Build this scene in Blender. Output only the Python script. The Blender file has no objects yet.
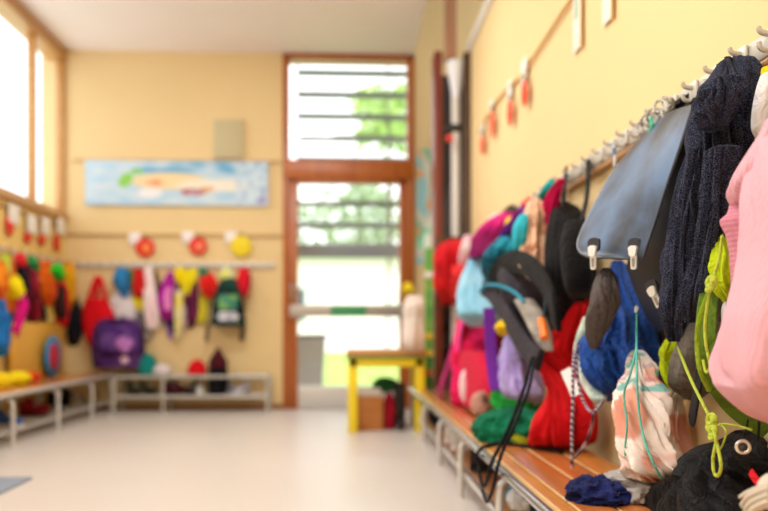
import bpy, math, random
from mathutils import Vector, noise, Matrix
sc = bpy.context.scene
COL = sc.collection
F = 800.0; HY = 329.0; VPX = 345.0; CAMH = .71
TH = math.atan((384-VPX)/F); cT, sT = math.cos(TH), math.sin(TH)
XR = .92; XL = -2.46; D = 7.15; CEIL = 3.16; BZ = .285
WY = 5.80                                   # right wall ends here
PI = math.pi

# ---------------------------------------------------------------- measuring
def ray(px, py):
    u = (px-384)/F; v = (HY-py)/F
    return Vector((u*cT+sT, cT-u*sT, v))
def PXp(px, py, X):
    r = ray(px, py); return Vector((0, 0, CAMH)) + r*(X/r.x)
def PYp(px, py, Y):
    r = ray(px, py); return Vector((0, 0, CAMH)) + r*(Y/r.y)
def PZp(px, py, Z):
    r = ray(px, py); return Vector((0, 0, CAMH)) + r*((Z-CAMH)/r.z)
def W(wall, px, py, off=0):
    if wall == 'R': return PXp(px, py, XR-off)
    if wall == 'L': return PXp(px, py, XL+off)
    return PYp(px, py, D-off)
TANG = {'R': Vector((0, 1, 0)), 'L': Vector((0, 1, 0)), 'B': Vector((1, 0, 0))}
NORM = {'R': Vector((-1, 0, 0)), 'L': Vector((1, 0, 0)), 'B': Vector((0, -1, 0))}

# ---------------------------------------------------------------- materials
def lin(h):
    h = h.lstrip('#'); o = []
    for i in (0, 2, 4):
        c = int(h[i:i+2], 16)/255
        o.append(c/12.92 if c <= .04045 else ((c+.055)/1.055)**2.4)
    return (*o, 1)
_mc = {}
def newmat(name):
    m = bpy.data.materials.new(name); m.use_nodes = True
    nt = m.node_tree; b = nt.nodes['Principled BSDF']
    return m, nt, b
def nd(nt, t, **kw):
    n = nt.nodes.new(t)
    for k, v in kw.items():
        if k in n.inputs: n.inputs[k].default_value = v
        else: setattr(n, k, v)
    return n
def plain(h, rough=.5, metal=0, spec=.5, coat=0):
    k = ('p', h, rough, metal, spec, coat)
    if k in _mc: return _mc[k]
    m, nt, b = newmat('paint_'+h.strip('#'))
    b.inputs['Roughness'].default_value = rough; b.inputs['Metallic'].default_value = metal
    b.inputs['Specular IOR Level'].default_value = spec; b.inputs['Coat Weight'].default_value = coat
    tc = nd(nt, 'ShaderNodeTexCoord'); n = nd(nt, 'ShaderNodeTexNoise', Scale=9.0, Detail=4.0)
    nt.links.new(tc.outputs['Object'], n.inputs['Vector'])
    mx = nd(nt, 'ShaderNodeMix', data_type='RGBA')
    c = lin(h); mx.inputs[6].default_value = tuple(x*.95 for x in c[:3])+(1,); mx.inputs[7].default_value = tuple(min(1, x*1.05) for x in c[:3])+(1,)
    nt.links.new(n.outputs['Fac'], mx.inputs[0]); nt.links.new(mx.outputs[2], b.inputs['Base Color'])
    _mc[k] = m; return m
def cloth(h, h2=None, scale=500, bump=.25, var=.12, big=6, sheen=.03, rough=.9, mix=.5):
    """woven fabric; h2 = second thread or print colour, big = print scale"""
    k = ('c', h, h2, scale, bump, var, big, sheen, rough, mix)
    if k in _mc: return _mc[k]
    m, nt, b = newmat('fabric_'+h.strip('#'))
    L = nt.links.new
    b.inputs['Roughness'].default_value = rough; b.inputs['Sheen Weight'].default_value = sheen
    b.inputs['Specular IOR Level'].default_value = .15
    tc = nd(nt, 'ShaderNodeTexCoord')
    n = nd(nt, 'ShaderNodeTexNoise', Scale=float(big), Detail=5.0, Roughness=.6)
    L(tc.outputs['Object'], n.inputs['Vector'])
    mx = nd(nt, 'ShaderNodeMix', data_type='RGBA'); c = lin(h)
    if h2:
        r = nd(nt, 'ShaderNodeValToRGB'); r.color_ramp.elements[0].position = mix-.06; r.color_ramp.elements[1].position = mix+.06
        L(n.outputs['Fac'], r.inputs[0]); L(r.outputs[0], mx.inputs[0])
        mx.inputs[6].default_value = c; mx.inputs[7].default_value = lin(h2)
    else:
        L(n.outputs['Fac'], mx.inputs[0])
        mx.inputs[6].default_value = tuple(x*(1-var) for x in c[:3])+(1,)
        mx.inputs[7].default_value = tuple(min(1, x*(1+var)) for x in c[:3])+(1,)
    L(mx.outputs[2], b.inputs['Base Color'])
    w = nd(nt, 'ShaderNodeTexNoise', Scale=float(scale), Detail=2.0)
    L(tc.outputs['Object'], w.inputs['Vector'])
    wr = nd(nt, 'ShaderNodeTexNoise', Scale=22.0, Detail=3.0, Roughness=.55, Distortion=1.6)
    L(tc.outputs['Object'], wr.inputs['Vector'])
    b0 = nd(nt, 'ShaderNodeBump', Strength=.6, Distance=.025); L(wr.outputs['Fac'], b0.inputs['Height'])
    bp = nd(nt, 'ShaderNodeBump', Strength=bump, Distance=.002); L(b0.outputs[0], bp.inputs['Normal'])
    L(w.outputs['Fac'], bp.inputs['Height']); L(bp.outputs[0], b.inputs['Normal'])
    _mc[k] = m; return m
def knit(h, scale=190, dark=.8, horiz=False, strength=.5):
    """knitted ribs"""
    k = ('k', h, scale, dark, horiz, strength)
    if k in _mc: return _mc[k]
    m, nt, b = newmat('knit_'+h.strip('#')); L = nt.links.new
    b.inputs['Roughness'].default_value = .95; b.inputs['Sheen Weight'].default_value = .15
    b.inputs['Specular IOR Level'].default_value = .15
    tc = nd(nt, 'ShaderNodeTexCoord')
    mp = nd(nt, 'ShaderNodeMapping'); mp.inputs['Rotation'].default_value = (0, .5, .3) if not horiz else (0, 0, 0)
    L(tc.outputs['Object'], mp.inputs['Vector'])
    wv = nd(nt, 'ShaderNodeTexWave', Scale=float(scale)/12.0, Distortion=.6, Detail=1.0, bands_direction='Z' if horiz else 'Y')
    L(mp.outputs[0], wv.inputs['Vector'])
    wv.inputs['Detail Scale'].default_value = 3.0
    vo = nd(nt, 'ShaderNodeTexVoronoi', Scale=float(scale)*1.3)
    L(tc.outputs['Object'], vo.inputs['Vector'])
    ad = nd(nt, 'ShaderNodeMath', operation='MULTIPLY_ADD'); ad.inputs[1].default_value = .6
    L(wv.outputs['Fac'], ad.inputs[0]); L(vo.outputs['Distance'], ad.inputs[2])
    mx = nd(nt, 'ShaderNodeMix', data_type='RGBA'); c = lin(h)
    mx.inputs[6].default_value = tuple(x*dark for x in c[:3])+(1,); mx.inputs[7].default_value = c
    L(ad.outputs[0], mx.inputs[0]); L(mx.outputs[2], b.inputs['Base Color'])
    bp = nd(nt, 'ShaderNodeBump', Strength=strength, Distance=.004)
    L(ad.outputs[0], bp.inputs['Height']); L(bp.outputs[0], b.inputs['Normal'])
    _mc[k] = m; return m
def marl(h, h2):
    m, nt, b = newmat('marled_fleece'); L = nt.links.new
    b.inputs['Roughness'].default_value = .95; b.inputs['Sheen Weight'].default_value = .04; b.inputs['Specular IOR Level'].default_value = .1
    tc = nd(nt, 'ShaderNodeTexCoord'); n = nd(nt, 'ShaderNodeTexNoise', Scale=480.0, Detail=3.0, Roughness=.7)
    L(tc.outputs['Object'], n.inputs['Vector'])
    r = nd(nt, 'ShaderNodeValToRGB'); r.color_ramp.elements[0].position = .46; r.color_ramp.elements[1].position = .66
    r.color_ramp.elements[0].color = lin(h); r.color_ramp.elements[1].color = lin(h2)
    L(n.outputs['Fac'], r.inputs[0]); L(r.outputs[0], b.inputs['Base Color'])
    bp = nd(nt, 'ShaderNodeBump', Strength=.6, Distance=.002); L(n.outputs['Fac'], bp.inputs['Height']); L(bp.outputs[0], b.inputs['Normal'])
    return m
def wood(h1, h2, rough=.35, axis='Y', scale=8, coat=.2):
    k = ('w', h1, h2, rough, axis, scale)
    if k in _mc: return _mc[k]
    m, nt, b = newmat('wood_'+h1.strip('#')); L = nt.links.new
    b.inputs['Roughness'].default_value = rough; b.inputs['Coat Weight'].default_value = coat; b.inputs['Coat Roughness'].default_value = .25
    tc = nd(nt, 'ShaderNodeTexCoord'); mp = nd(nt, 'ShaderNodeMapping')
    s = [scale*4]*3; s['XYZ'.index(axis)] = scale*.25; mp.inputs['Scale'].default_value = s
    L(tc.outputs['Object'], mp.inputs['Vector'])
    n = nd(nt, 'ShaderNodeTexNoise', Scale=1.0, Detail=6.0, Roughness=.6, Distortion=.6); L(mp.outputs[0], n.inputs['Vector'])
    r = nd(nt, 'ShaderNodeValToRGB'); r.color_ramp.elements[0].position = .3; r.color_ramp.elements[1].position = .7
    r.color_ramp.elements[0].color = lin(h1); r.color_ramp.elements[1].color = lin(h2)
    L(n.outputs['Fac'], r.inputs[0]); L(r.outputs[0], b.inputs['Base Color'])
    bp = nd(nt, 'ShaderNodeBump', Strength=.12, Distance=.002); L(n.outputs['Fac'], bp.inputs['Height']); L(bp.outputs[0], b.inputs['Normal'])
    _mc[k] = m; return m
def plaster(h, name):
    m, nt, b = newmat(name); L = nt.links.new
    b.inputs['Roughness'].default_value = .85; b.inputs['Specular IOR Level'].default_value = .3
    tc = nd(nt, 'ShaderNodeTexCoord'); n = nd(nt, 'ShaderNodeTexNoise', Scale=2.2, Detail=6.0); n2 = nd(nt, 'ShaderNodeTexNoise', Scale=90.0, Detail=4.0)
    L(tc.outputs['Object'], n.inputs['Vector']); L(tc.outputs['Object'], n2.inputs['Vector'])
    mx = nd(nt, 'ShaderNodeMix', data_type='RGBA'); c = lin(h)
    mx.inputs[6].default_value = tuple(x*.96 for x in c[:3])+(1,); mx.inputs[7].default_value = tuple(min(1, x*1.03) for x in c[:3])+(1,)
    L(n.outputs['Fac'], mx.inputs[0]); L(mx.outputs[2], b.inputs['Base Color'])
    bp = nd(nt, 'ShaderNodeBump', Strength=.12, Distance=.004); L(n2.outputs['Fac'], bp.inputs['Height']); L(bp.outputs[0], b.inputs['Normal'])
    return m
def glass(tint='#ffffff', name='window_glass'):
    m = bpy.data.materials.new(name); m.use_nodes = True; nt = m.node_tree; nt.nodes.clear(); L = nt.links.new
    o = nd(nt, 'ShaderNodeOutputMaterial'); t = nd(nt, 'ShaderNodeBsdfTransparent'); t.inputs[0].default_value = lin(tint)
    g = nd(nt, 'ShaderNodeBsdfGlossy', Roughness=.02); fr = nd(nt, 'ShaderNodeFresnel', IOR=1.45); mx = nd(nt, 'ShaderNodeMixShader')
    ge = nd(nt, 'ShaderNodeNewGeometry'); mm = nd(nt, 'ShaderNodeMath', operation='MULTIPLY_ADD'); mm.inputs[1].default_value = -1; mm.inputs[2].default_value = 1
    m2 = nd(nt, 'ShaderNodeMath', operation='MULTIPLY'); L(ge.outputs['Backfacing'], mm.inputs[0]); L(mm.outputs[0], m2.inputs[0]); L(fr.outputs[0], m2.inputs[1])
    L(m2.outputs[0], mx.inputs[0]); L(t.outputs[0], mx.inputs[1]); L(g.outputs[0], mx.inputs[2]); L(mx.outputs[0], o.inputs[0])
    return m
def painted(name, rough=.8):
    m, nt, b = newmat(name); a = nd(nt, 'ShaderNodeVertexColor', layer_name='Col')
    nt.links.new(a.outputs[0], b.inputs['Base Color']); b.inputs['Roughness'].default_value = rough
    return m
def emit(h, s, name):
    m, nt, b = newmat(name); b.inputs['Emission Color'].default_value = lin(h); b.inputs['Emission Strength'].default_value = s; return m

# ---------------------------------------------------------------- geometry
class G:
    def __init__(s): s.v = []; s.f = []; s.c = None
    def box(s, a, b, bev=0):
        x0, y0, z0 = [min(p, q) for p, q in zip(a, b)]; x1, y1, z1 = [max(p, q) for p, q in zip(a, b)]
        n = len(s.v)
        if bev <= 0:
            s.v += [Vector(p) for p in ((x0,y0,z0),(x1,y0,z0),(x1,y1,z0),(x0,y1,z0),(x0,y0,z1),(x1,y0,z1),(x1,y1,z1),(x0,y1,z1))]
            s.f += [tuple(n+i for i in q) for q in ((3,2,1,0),(4,5,6,7),(0,1,5,4),(1,2,6,5),(2,3,7,6),(3,0,4,7))]
            return s
        e = min(bev, (x1-x0)*.49, (y1-y0)*.49, (z1-z0)*.49)
        rings = []
        for z, i in ((z0, e), (z0+e*.3, e*.3), (z0+e, 0), (z1-e, 0), (z1-e*.3, e*.3), (z1, e)):
            r = []
            for cx, cy, a0 in ((x1-e, y1-e, 0), (x0+e, y1-e, 90), (x0+e, y0+e, 180), (x1-e, y0+e, 270)):
                for k in range(4):
                    t = math.radians(a0+30*k); r.append(Vector((cx+(e-i)*math.cos(t), cy+(e-i)*math.sin(t), z)))
            rings.append(r)
        return s.loft(rings)
    def loft(s, rings, caps=True, closed=True):
        n = len(s.v); k = len(rings[0])
        for r in rings: s.v += [Vector(p) for p in r]
        for i in range(len(rings)-1):
            for j in range(k if closed else k-1):
                a = n+i*k+j; b = n+i*k+(j+1) % k
                s.f.append((a, b, b+k, a+k))
        if caps and closed:
            s.f.append(tuple(n+j for j in reversed(range(k)))); m = n+(len(rings)-1)*k; s.f.append(tuple(m+j for j in range(k)))
        return s
    def tube(s, pts, r, seg=10, w=None, wdir=None, smooth=True, n=6, taper=None):
        """round tube, or strap of half-width w and half-thickness r along wdir"""
        P = spline(pts, n) if smooth and len(pts) > 2 else [Vector(p) for p in pts]
        rings = []; up = None
        for i, p in enumerate(P):
            t = (P[min(i+1, len(P)-1)]-P[max(i-1, 0)])
            if t.length < 1e-9: t = Vector((0, 0, 1))
            t.normalize()
            if wdir is not None:
                wd = Vector(wdir); a = wd-t*wd.dot(t)
                if a.length < 1e-3: a = up or Vector((1, 0, 0))
            else:
                a = (up - t*up.dot(t)) if up is not None else t.cross(Vector((.13, .31, .9)))
                if a.length < 1e-4: a = t.orthogonal()
            a.normalize(); up = a; b = t.cross(a)
            f = 1 if taper is None else taper(i/(len(P)-1))
            ww = (w if w else r)*f; rr = r*(f if not w else 1)
            ring = []
            for q in range(seg):
                th = 2*PI*q/seg; c_, s_ = math.cos(th), math.sin(th)
                if w: c_ = math.copysign(abs(c_)**.5, c_); s_ = math.copysign(abs(s_)**.5, s_)
                ring.append(p+a*(ww*c_)+b*(rr*s_))
            rings.append(ring)
        return s.loft(rings)
    def ball(s, c, r, seg=20, rings=12, fn=None):
        rr = r if hasattr(r, '__len__') else (r, r, r); c = Vector(c); R = []
        for i in range(rings+1):
            ph = -PI/2+PI*(.02+.96*i/rings)
            ring = []
            for j in range(seg):
                th = 2*PI*j/seg; d = Vector((math.cos(ph)*math.cos(th), math.cos(ph)*math.sin(th), math.sin(ph)))
                k = fn(d) if fn else 1
                ring.append(c+Vector((d.x*rr[0]*k, d.y*rr[1]*k, d.z*rr[2]*k)))
            R.append(ring)
        return s.loft(R)
    def panel(s, grid, th, nrm=None):
        """grid[i][j] of points -> solid sheet of thickness th"""
        R = len(grid); C = len(grid[0]); n = len(s.v)
        N = []
        for i in range(R):
            for j in range(C):
                du = Vector(grid[i][min(j+1, C-1)])-Vector(grid[i][max(j-1, 0)]); dv = Vector(grid[min(i+1, R-1)][j])-Vector(grid[max(i-1, 0)][j])
                q = du.cross(dv); q = q.normalized() if q.length > 1e-9 else Vector((0, 0, 1)); N.append(q)
        for k in (0, 1):
            for i in range(R):
                for j in range(C): s.v.append(Vector(grid[i][j])+N[i*C+j]*(th*(k-.5)))
        o = R*C
        for i in range(R-1):
            for j in range(C-1):
                a = n+i*C+j; s.f.append((a, a+C, a+C+1, a+1)); s.f.append((a+o, a+o+1, a+o+C+1, a+o+C))
        for i in range(R-1):
            a = n+i*C; s.f.append((a, a+o, a+o+C, a+C)); a = n+i*C+C-1; s.f.append((a, a+C, a+C+o, a+o))
        for j in range(C-1):
            a = n+j; s.f.append((a, a+1, a+1+o, a+o)); a = n+(R-1)*C+j; s.f.append((a, a+o, a+1+o, a+1))
        return s
def spline(pts, n=6):
    P = [Vector(p) for p in pts]; out = []
    for i in range(len(P)-1):
        p0 = P[max(i-1, 0)]; p1 = P[i]; p2 = P[i+1]; p3 = P[min(i+2, len(P)-1)]
        for k in range(n):
            t = k/n
            out.append(.5*((2*p1)+(p2-p0)*t+(2*p0-5*p1+4*p2-p3)*t*t+(3*p1-p0-3*p2+p3)*t**3))
    out.append(P[-1]); return out

ORG = {}
def mk(name, g, mat, org, parent=None, sharp=.7, colfn=None):
    me = bpy.data.meshes.new(name); o_ = Vector(org)
    me.from_pydata([p-o_ for p in g.v], [], g.f); me.validate()
    import bmesh
    bm = bmesh.new(); bm.from_mesh(me); bmesh.ops.recalc_face_normals(bm, faces=bm.faces); bm.to_mesh(me); bm.free()
    me.polygons.foreach_set('use_smooth', [True]*len(me.polygons)); me.set_sharp_from_angle(angle=sharp)
    me.materials.append(mat)
    if colfn:
        a = me.color_attributes.new('Col', 'FLOAT_COLOR', 'POINT')
        for i, v in enumerate(me.vertices): a.data[i].color = colfn(v.co+o_)
    o = bpy.data.objects.new(name, me); COL.objects.link(o)
    if parent is not None: o.parent = parent
    else: o.location = o_
    ORG[o.name] = o_
    return o
def tag(o, label, cat, group=None, kind=None):
    if label: o['label'] = label
    if cat: o['category'] = cat
    if group: o['group'] = group
    if kind: o['kind'] = kind
    return o
def base_of(g):
    xs = [p.x for p in g.v]; ys = [p.y for p in g.v]; zs = [p.z for p in g.v]
    return Vector(((min(xs)+max(xs))/2, (min(ys)+max(ys))/2, min(zs)))
def solo(name, label, cat, g, mat, group=None, **kw):
    return tag(mk(name, g, mat, base_of(g), **kw), label, cat, group)
def thing(name, label, cat, loc, group=None, kind=None):
    o = bpy.data.objects.new(name, None); COL.objects.link(o); o.location = loc; o.empty_display_size = .05
    ORG[o.name] = Vector(loc); return tag(o, label, cat, group, kind)
def part(name, g, mat, parent, label=None, **kw):
    o = mk(name, g, mat, ORG[parent.name], parent, **kw)
    if label: o['label'] = label
    return o
def struct(name, g, mat, parent=None, org=(0, 0, 0), **kw):
    o = mk(name, g, mat, org if parent is None else ORG[parent.name], parent, **kw)
    if parent is None: o['kind'] = 'structure'
    return o
def dup(root, loc, rotz=None, label=None, group=None, mats=None):
    r = root.copy(); COL.objects.link(r); r.location = loc; ORG[r.name] = Vector(loc)
    if rotz is not None: r.rotation_euler = (0, 0, rotz)
    if label: r['label'] = label
    if group: r['group'] = group
    if mats and r.type == 'MESH' and mats.get('self'):
        r.data = r.data.copy(); r.data.materials[0] = mats['self']
    for ch in list(root.children):
        c = ch.copy(); COL.objects.link(c); c.parent = r
        key = ch.name.split('.')[0]
        if mats and key in mats: c.data = c.data.copy(); c.data.materials[0] = mats[key]
        for g in list(ch.children):
            d = g.copy(); COL.objects.link(d); d.parent = c
    return r

def drape(levels, wall='R', k=1.4, amax=.09, off=.0, folds=6, amp=.10, seed=0, n=44, seg=72, crumple=.0, cf=14, lift=.25, sq=.85, mar=.012, twist=.6, top_amp=.3, diag=.8):
    """hanging cloth volume: levels = (py, left px, right px) measured off the photograph; gets its own thickness off the wall"""
    rnd = random.Random(seed); LV = spline([(a[1], a[0], a[2]) for a in levels], max(3, n//(len(levels)-1)))
    LV = [(p.y, p.x, p.z) for p in LV]
    waves = [(max(2, round(folds*f)), rnd.uniform(0, 6.28), rnd.uniform(-twist, twist)*5, w_) for f, w_ in ((1, .6), (1.7, .35), (.5, .35), (2.6, .15))]
    T, N = TANG[wall], NORM[wall]; rings = []
    nl = len(LV)
    for i, (y, xl, xr) in enumerate(LV):
        t = i/(nl-1); mx = (xl+xr)/2; a = .04
        for _ in range(5):
            c = W(wall, mx, y, off+mar+a); r = ray(mx, y); h = Vector((r.x, r.y, 0)).normalized()
            depth = c.y*cT+c.x*sT
            hw = abs(xr-xl)/2*depth/F
            ct = abs(h.dot(T)); st = abs(h.dot(N)); # silhouette: radius a along N seen with ct, radius b along T seen with st
            a = hw/math.sqrt(ct*ct+k*k*st*st); b = k*a
            if a > amax:
                a = amax; b = math.sqrt(max(hw*hw-(a*ct)**2, (.3*hw)**2))/max(st, .15)
        am = amp*(top_amp+(1-top_amp)*min(1, t*1.6))
        e = 1
        ring = []
        for j in range(seg):
            th = 2*PI*j/seg; m = 1
            for (nn, ph, dr, w_) in waves: m += am*w_*math.sin(nn*th+ph+dr*t)
            cs, sn = math.cos(th), math.sin(th)
            cs = math.copysign(abs(cs)**sq, cs); sn = math.copysign(abs(sn)**sq, sn)
            d = N*(a*cs)+T*(b*sn)
            p = c+d*m
            if crumple:
                q = Vector((p.x, p.y, p.z*.5))*cf+Vector((seed*3.1, 0, 0)); rv = noise.noise(q)
                ta = th+diag*t+.5*noise.noise(Vector((t*2.2, seed, 0))); fk = cf*.13
                rs = noise.noise(Vector((math.cos(ta)*fk, math.sin(ta)*fk, t*1.7+seed)))
                r2 = noise.noise(Vector((math.cos(ta+.6*t)*fk*2.1, math.sin(ta+.6*t)*fk*2.1, t*2.6-seed)))
                dn = d.normalized() if d.length > 1e-6 else N
                p = p+dn*crumple*(-.35+.7*rv+1.6*(.35-min(1, abs(rs)*2.4)**.7)*-1+.7*(.35-min(1, abs(r2)*2.4))*-1)
            if wall == 'R':
                p.x = min(p.x, XR-.004)
                if p.x > .46: p.z = max(p.z, BZ+.001)
            elif wall == 'L': p.x = max(p.x, XL+.004)
            else: p.y = min(p.y, D-.004)
            ring.append(p)
        rings.append(ring)
    # rounded ends
    def cap(r, dz, s):
        c = sum(r, Vector())/len(r); return [c+(p-c)*s+Vector((0, 0, dz)) for p in r]
    hw0 = .006
    out = [cap(rings[0], hw0, .25), cap(rings[0], hw0*.9, .7)] + rings + [cap(rings[-1], -.004, .9), cap(rings[-1], -.003, .6), cap(rings[-1], .0, .2)]
    return G().loft(out)
def heap(c, r, seed=0, amp=.25, cf=3, floor=None, seg=72, rg=40, rot=0, squash=1):
    """crumpled cloth lying on a surface"""
    cr, sr = math.cos(rot), math.sin(rot); c = Vector(c); g = G()
    def fn(d):
        q = Vector((d.x, d.y, d.z))*cf+Vector((seed*7.7, seed*1.3, 0))
        return 1+amp*(1-abs(noise.noise(q))*2.4)+amp*.5*noise.noise(q*2.2)+amp*.3*(1-abs(noise.noise(q*3.7))*2)-amp*.5
    g.ball((0, 0, 0), r, seg, rg, fn)
    for i, p in enumerate(g.v):
        z = p.z+c.z
        if floor is not None and z < floor+.001: z = floor+.001+.0006*(i % 3 == 0)
        g.v[i] = Vector((c.x+p.x*cr-p.y*sr, c.y+p.x*sr+p.y*cr, z))
    return g
def cordpts(wall, pts, off):
    out = []
    for q in pts:
        o = q[2] if len(q) > 2 else off; out.append(W(wall, q[0], q[1], o))
    return out
def smoothstep(a, b, x):
    t = max(0, min(1, (x-a)/(b-a))); return t*t*(3-2*t)
# ================================================================ SETTING
YB = -2.2                                    # nothing behind the camera is modelled past here
M_wall = plaster('#e8ce9a', 'yellow_painted_wall'); M_wallL = plaster('#e9c878', 'yellow_painted_side_wall'); M_ceil = plaster('#f6eee8', 'white_ceiling')
M_fl, nt, b = newmat('pale_vinyl_floor')
tc = nd(nt, 'ShaderNodeTexCoord'); n1 = nd(nt, 'ShaderNodeTexNoise', Scale=1.6, Detail=5.0); n2 = nd(nt, 'ShaderNodeTexNoise', Scale=60.0, Detail=3.0)
nt.links.new(tc.outputs['Object'], n1.inputs['Vector']); nt.links.new(tc.outputs['Object'], n2.inputs['Vector'])
mx = nd(nt, 'ShaderNodeMix', data_type='RGBA'); mx.inputs[6].default_value = lin('#cdc6c0'); mx.inputs[7].default_value = lin('#d6cfca')
nt.links.new(n1.outputs[0], mx.inputs[0]); nt.links.new(mx.outputs[2], b.inputs['Base Color'])
mr = nd(nt, 'ShaderNodeMapRange'); mr.inputs[3].default_value = .28; mr.inputs[4].default_value = .42
nt.links.new(n2.outputs[0], mr.inputs[0]); nt.links.new(mr.outputs[0], b.inputs['Roughness'])
M_frame = wood('#9a4a12', '#c06a22', .35, 'Z', 6); M_frameY = wood('#b98446', '#cc9a5c', .4, 'Y', 6)
M_dark = wood('#6a2412', '#8a3820', .4, 'Z', 5); M_dark2 = wood('#3e2614', '#583a20', .5, 'Z', 5)
M_white = plain('#e9e7e3', .45); M_chrome = plain('#b9bcc0', .22, .9); M_galv = plain('#c9c6c0', .4, .3); M_glass = glass()

struct('floor', G().box((XL-.2, YB, -.08), (1.7, D+.25, 0)), M_fl)
struct('ceiling', G().box((XL-.2, YB, CEIL), (.61, D+.25, CEIL+.15)), M_ceil)
struct('ceiling', G().box((.61, YB, 3.75), (1.75, D+.25, 3.9)).box((.56, YB, CEIL+.15), (.61, D+.25, 3.9)), plaster('#cfc6b2', 'upper_ceiling'))
# right partition wall and its dark doorway end
struct('wall_right', G().box((XR, YB, 0), (XR+.12, WY, 2.78)), M_wall)
struct('trim_1', G().box((XR-.03, YB, 2.74), (XR+.14, WY+.02, 2.80), .004), M_white)
struct('wall_outer', G().box((1.6, YB, 0), (1.75, D+.25, 2.95)), plaster('#c0b598', 'olive_grey_wall'))
w2 = thing('fill_clerestory', None, None, (1.68, 2.5, 2.95), kind='structure')  # unseen clerestory added so sky light brightens the upper ceiling
part('pane', G().box((1.66, YB, 2.95), (1.668, D+.2, 3.75)), M_glass, w2)
part('window_frame', G().box((1.62, YB, 2.95), (1.72, D+.2, 3.0), .004), M_frameY, w2)
# far wall around the door opening
dl = W('B', 284, 300).x; dr = W('B', 413, 300).x
struct('wall_far', G().box((XL-.2, D, 0), (dl, D+.25, CEIL)).box((dr, D, 0), (1.75, D+.25, 3.75)).box((dl, D, CEIL-.02), (dr, D+.25, 3.75)), M_wall)
struct('wall_near', G().box((XL-.2, YB-.15, 0), (1.75, YB, 3.9)), M_wall)
# left wall and its high window band
ZS = 1.66
struct('wall_left', G().box((XL-.2, YB, 0), (XL, D, ZS)), M_wallL)
g = G(); g.box((XL-.14, YB, ZS-.01), (XL+.035, D, ZS+.06), .006).box((XL-.14, YB, CEIL-.10), (XL+.02, D, CEIL), .004)
mull = [(7.11, 7.15), (6.47, 6.51), (4.5, 4.57), (2.6, 2.67), (.7, .77), (-1.2, -1.13)]
for y0, y1 in mull: g.box((XL-.06, y0, ZS+.06), (XL+.005, y1, CEIL-.1), .004)
win = thing('window_1', None, None, (XL-.05, 2.5, ZS), kind='structure')
part('window_frame', g, M_frameY, win)
for y1, y0 in zip([m[0] for m in mull[:-1]], [m[1] for m in mull[1:]]):
    part('pane', G().box((XL-.03, y0-.02, ZS+.03), (XL-.022, y1+.02, CEIL-.07)), M_glass, win)
struct('baseboard_far', G().box((XL+.01, D-.02, 0), (dl, D-.001, .045), .003), wood('#8a5a30', '#a06c3c', .4, 'X'))
struct('baseboard_left', G().box((XL+.001, YB, 0), (XL+.02, D-.02, .05), .003), wood('#b08a54', '#c29c64', .4, 'Y'))
struct('baseboard_right', G().box((XR-.02, YB, 0), (XR-.001, WY-.02, .05), .003), wood('#b08a54', '#c29c64', .4, 'Y'))
# picture strips
zst = W('B', 150, 235).z
struct('trim_2', G().box((XL+.02, D-.022, zst-.013), (dl-.02, D-.001, zst+.013), .003), wood('#c09c62', '#d0ae76', .5, 'X'))
zb = W('B', 150, 161).z
struct('trim_3', G().box((XL+.08, D-.022, zb-.012), (dl-.03, D-.001, zb+.012), .003), wood('#c09c62', '#d0ae76', .5, 'X'))
struct('trim_4', G().box((XL+.001, YB, 1.585), (XL+.02, D-.03, 1.61), .003), wood('#b08a54', '#c29c64', .5, 'Y'))

# ---- door_1 : glazed door with transom
def bx(x0, y0, x1, y1, d0, d1, bev=.004, g=None):
    a = PYp(x0, y0, D); b_ = PYp(x1, y1, D); return (g or G()).box((a.x, D+d0, b_.z), (b_.x, D+d1, a.z), bev)
door = thing('door_1', None, None, ((dl+dr)/2, D+.05, 0), kind='structure')
g = G(); bx(283, 56, 289, 409, -.03, .12, g=g); bx(407, 56, 414, 409, -.03, .12, g=g); bx(283, 54, 414, 61, -.03, .12, g=g); bx(283, 160, 414, 180, -.04, .12, g=g)
part('door_frame', g, M_frame, door)
part('transom_pane', bx(287, 58, 410, 163, .04, .046, 0), M_glass, door)
g = G(); bx(289, 180, 298, 409, -.02, .05, g=g); bx(399, 180, 407, 409, -.02, .05, g=g); bx(289, 177, 407, 184, -.02, .05, g=g)
part('door_leaf', g, M_frame, door)
part('pane', bx(296, 182, 401, 392, .012, .018, 0), M_glass, door)
part('kick_plate', bx(296, 386, 401, 408, -.01, .04), plain('#d4d2d0', .4, .2), door)
part('push_bar', bx(290, 305, 406, 317, -.09, -.05, .012), plain('#b9b0a6', .4, .3), door)
part('push_bar_sticker', bx(331, 306, 366, 316, -.094, -.091, 0), plain('#3f9c63', .5), door)
part('door_handle', G().tube([PYp(292, 283, D-.03), PYp(292, 283, D-.08), PYp(292, 300, D-.08), PYp(292, 300, D-.03)], .012, smooth=False), M_chrome, door)

# ---- door_2 : dark doorway at the end of the partition
d2 = thing('door_2', None, None, (.8, 6.0, 0), kind='structure')
part('door_jamb', G().box((PYp(433, 200, 6).x, 5.92, 0), (PYp(441, 200, 6).x, 6.1, 2.78), .006), M_dark, d2)
part('door_lining', G().box((PYp(463, 200, 5.86).x, 5.82, 0), (XR+.12, 5.9, 2.74), .006), M_dark2, d2)
part('door_back', G().box((.70, 6.30, 0), (1.6, 6.36, 2.72), .004), plain('#3a2d26', .7), d2)
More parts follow.
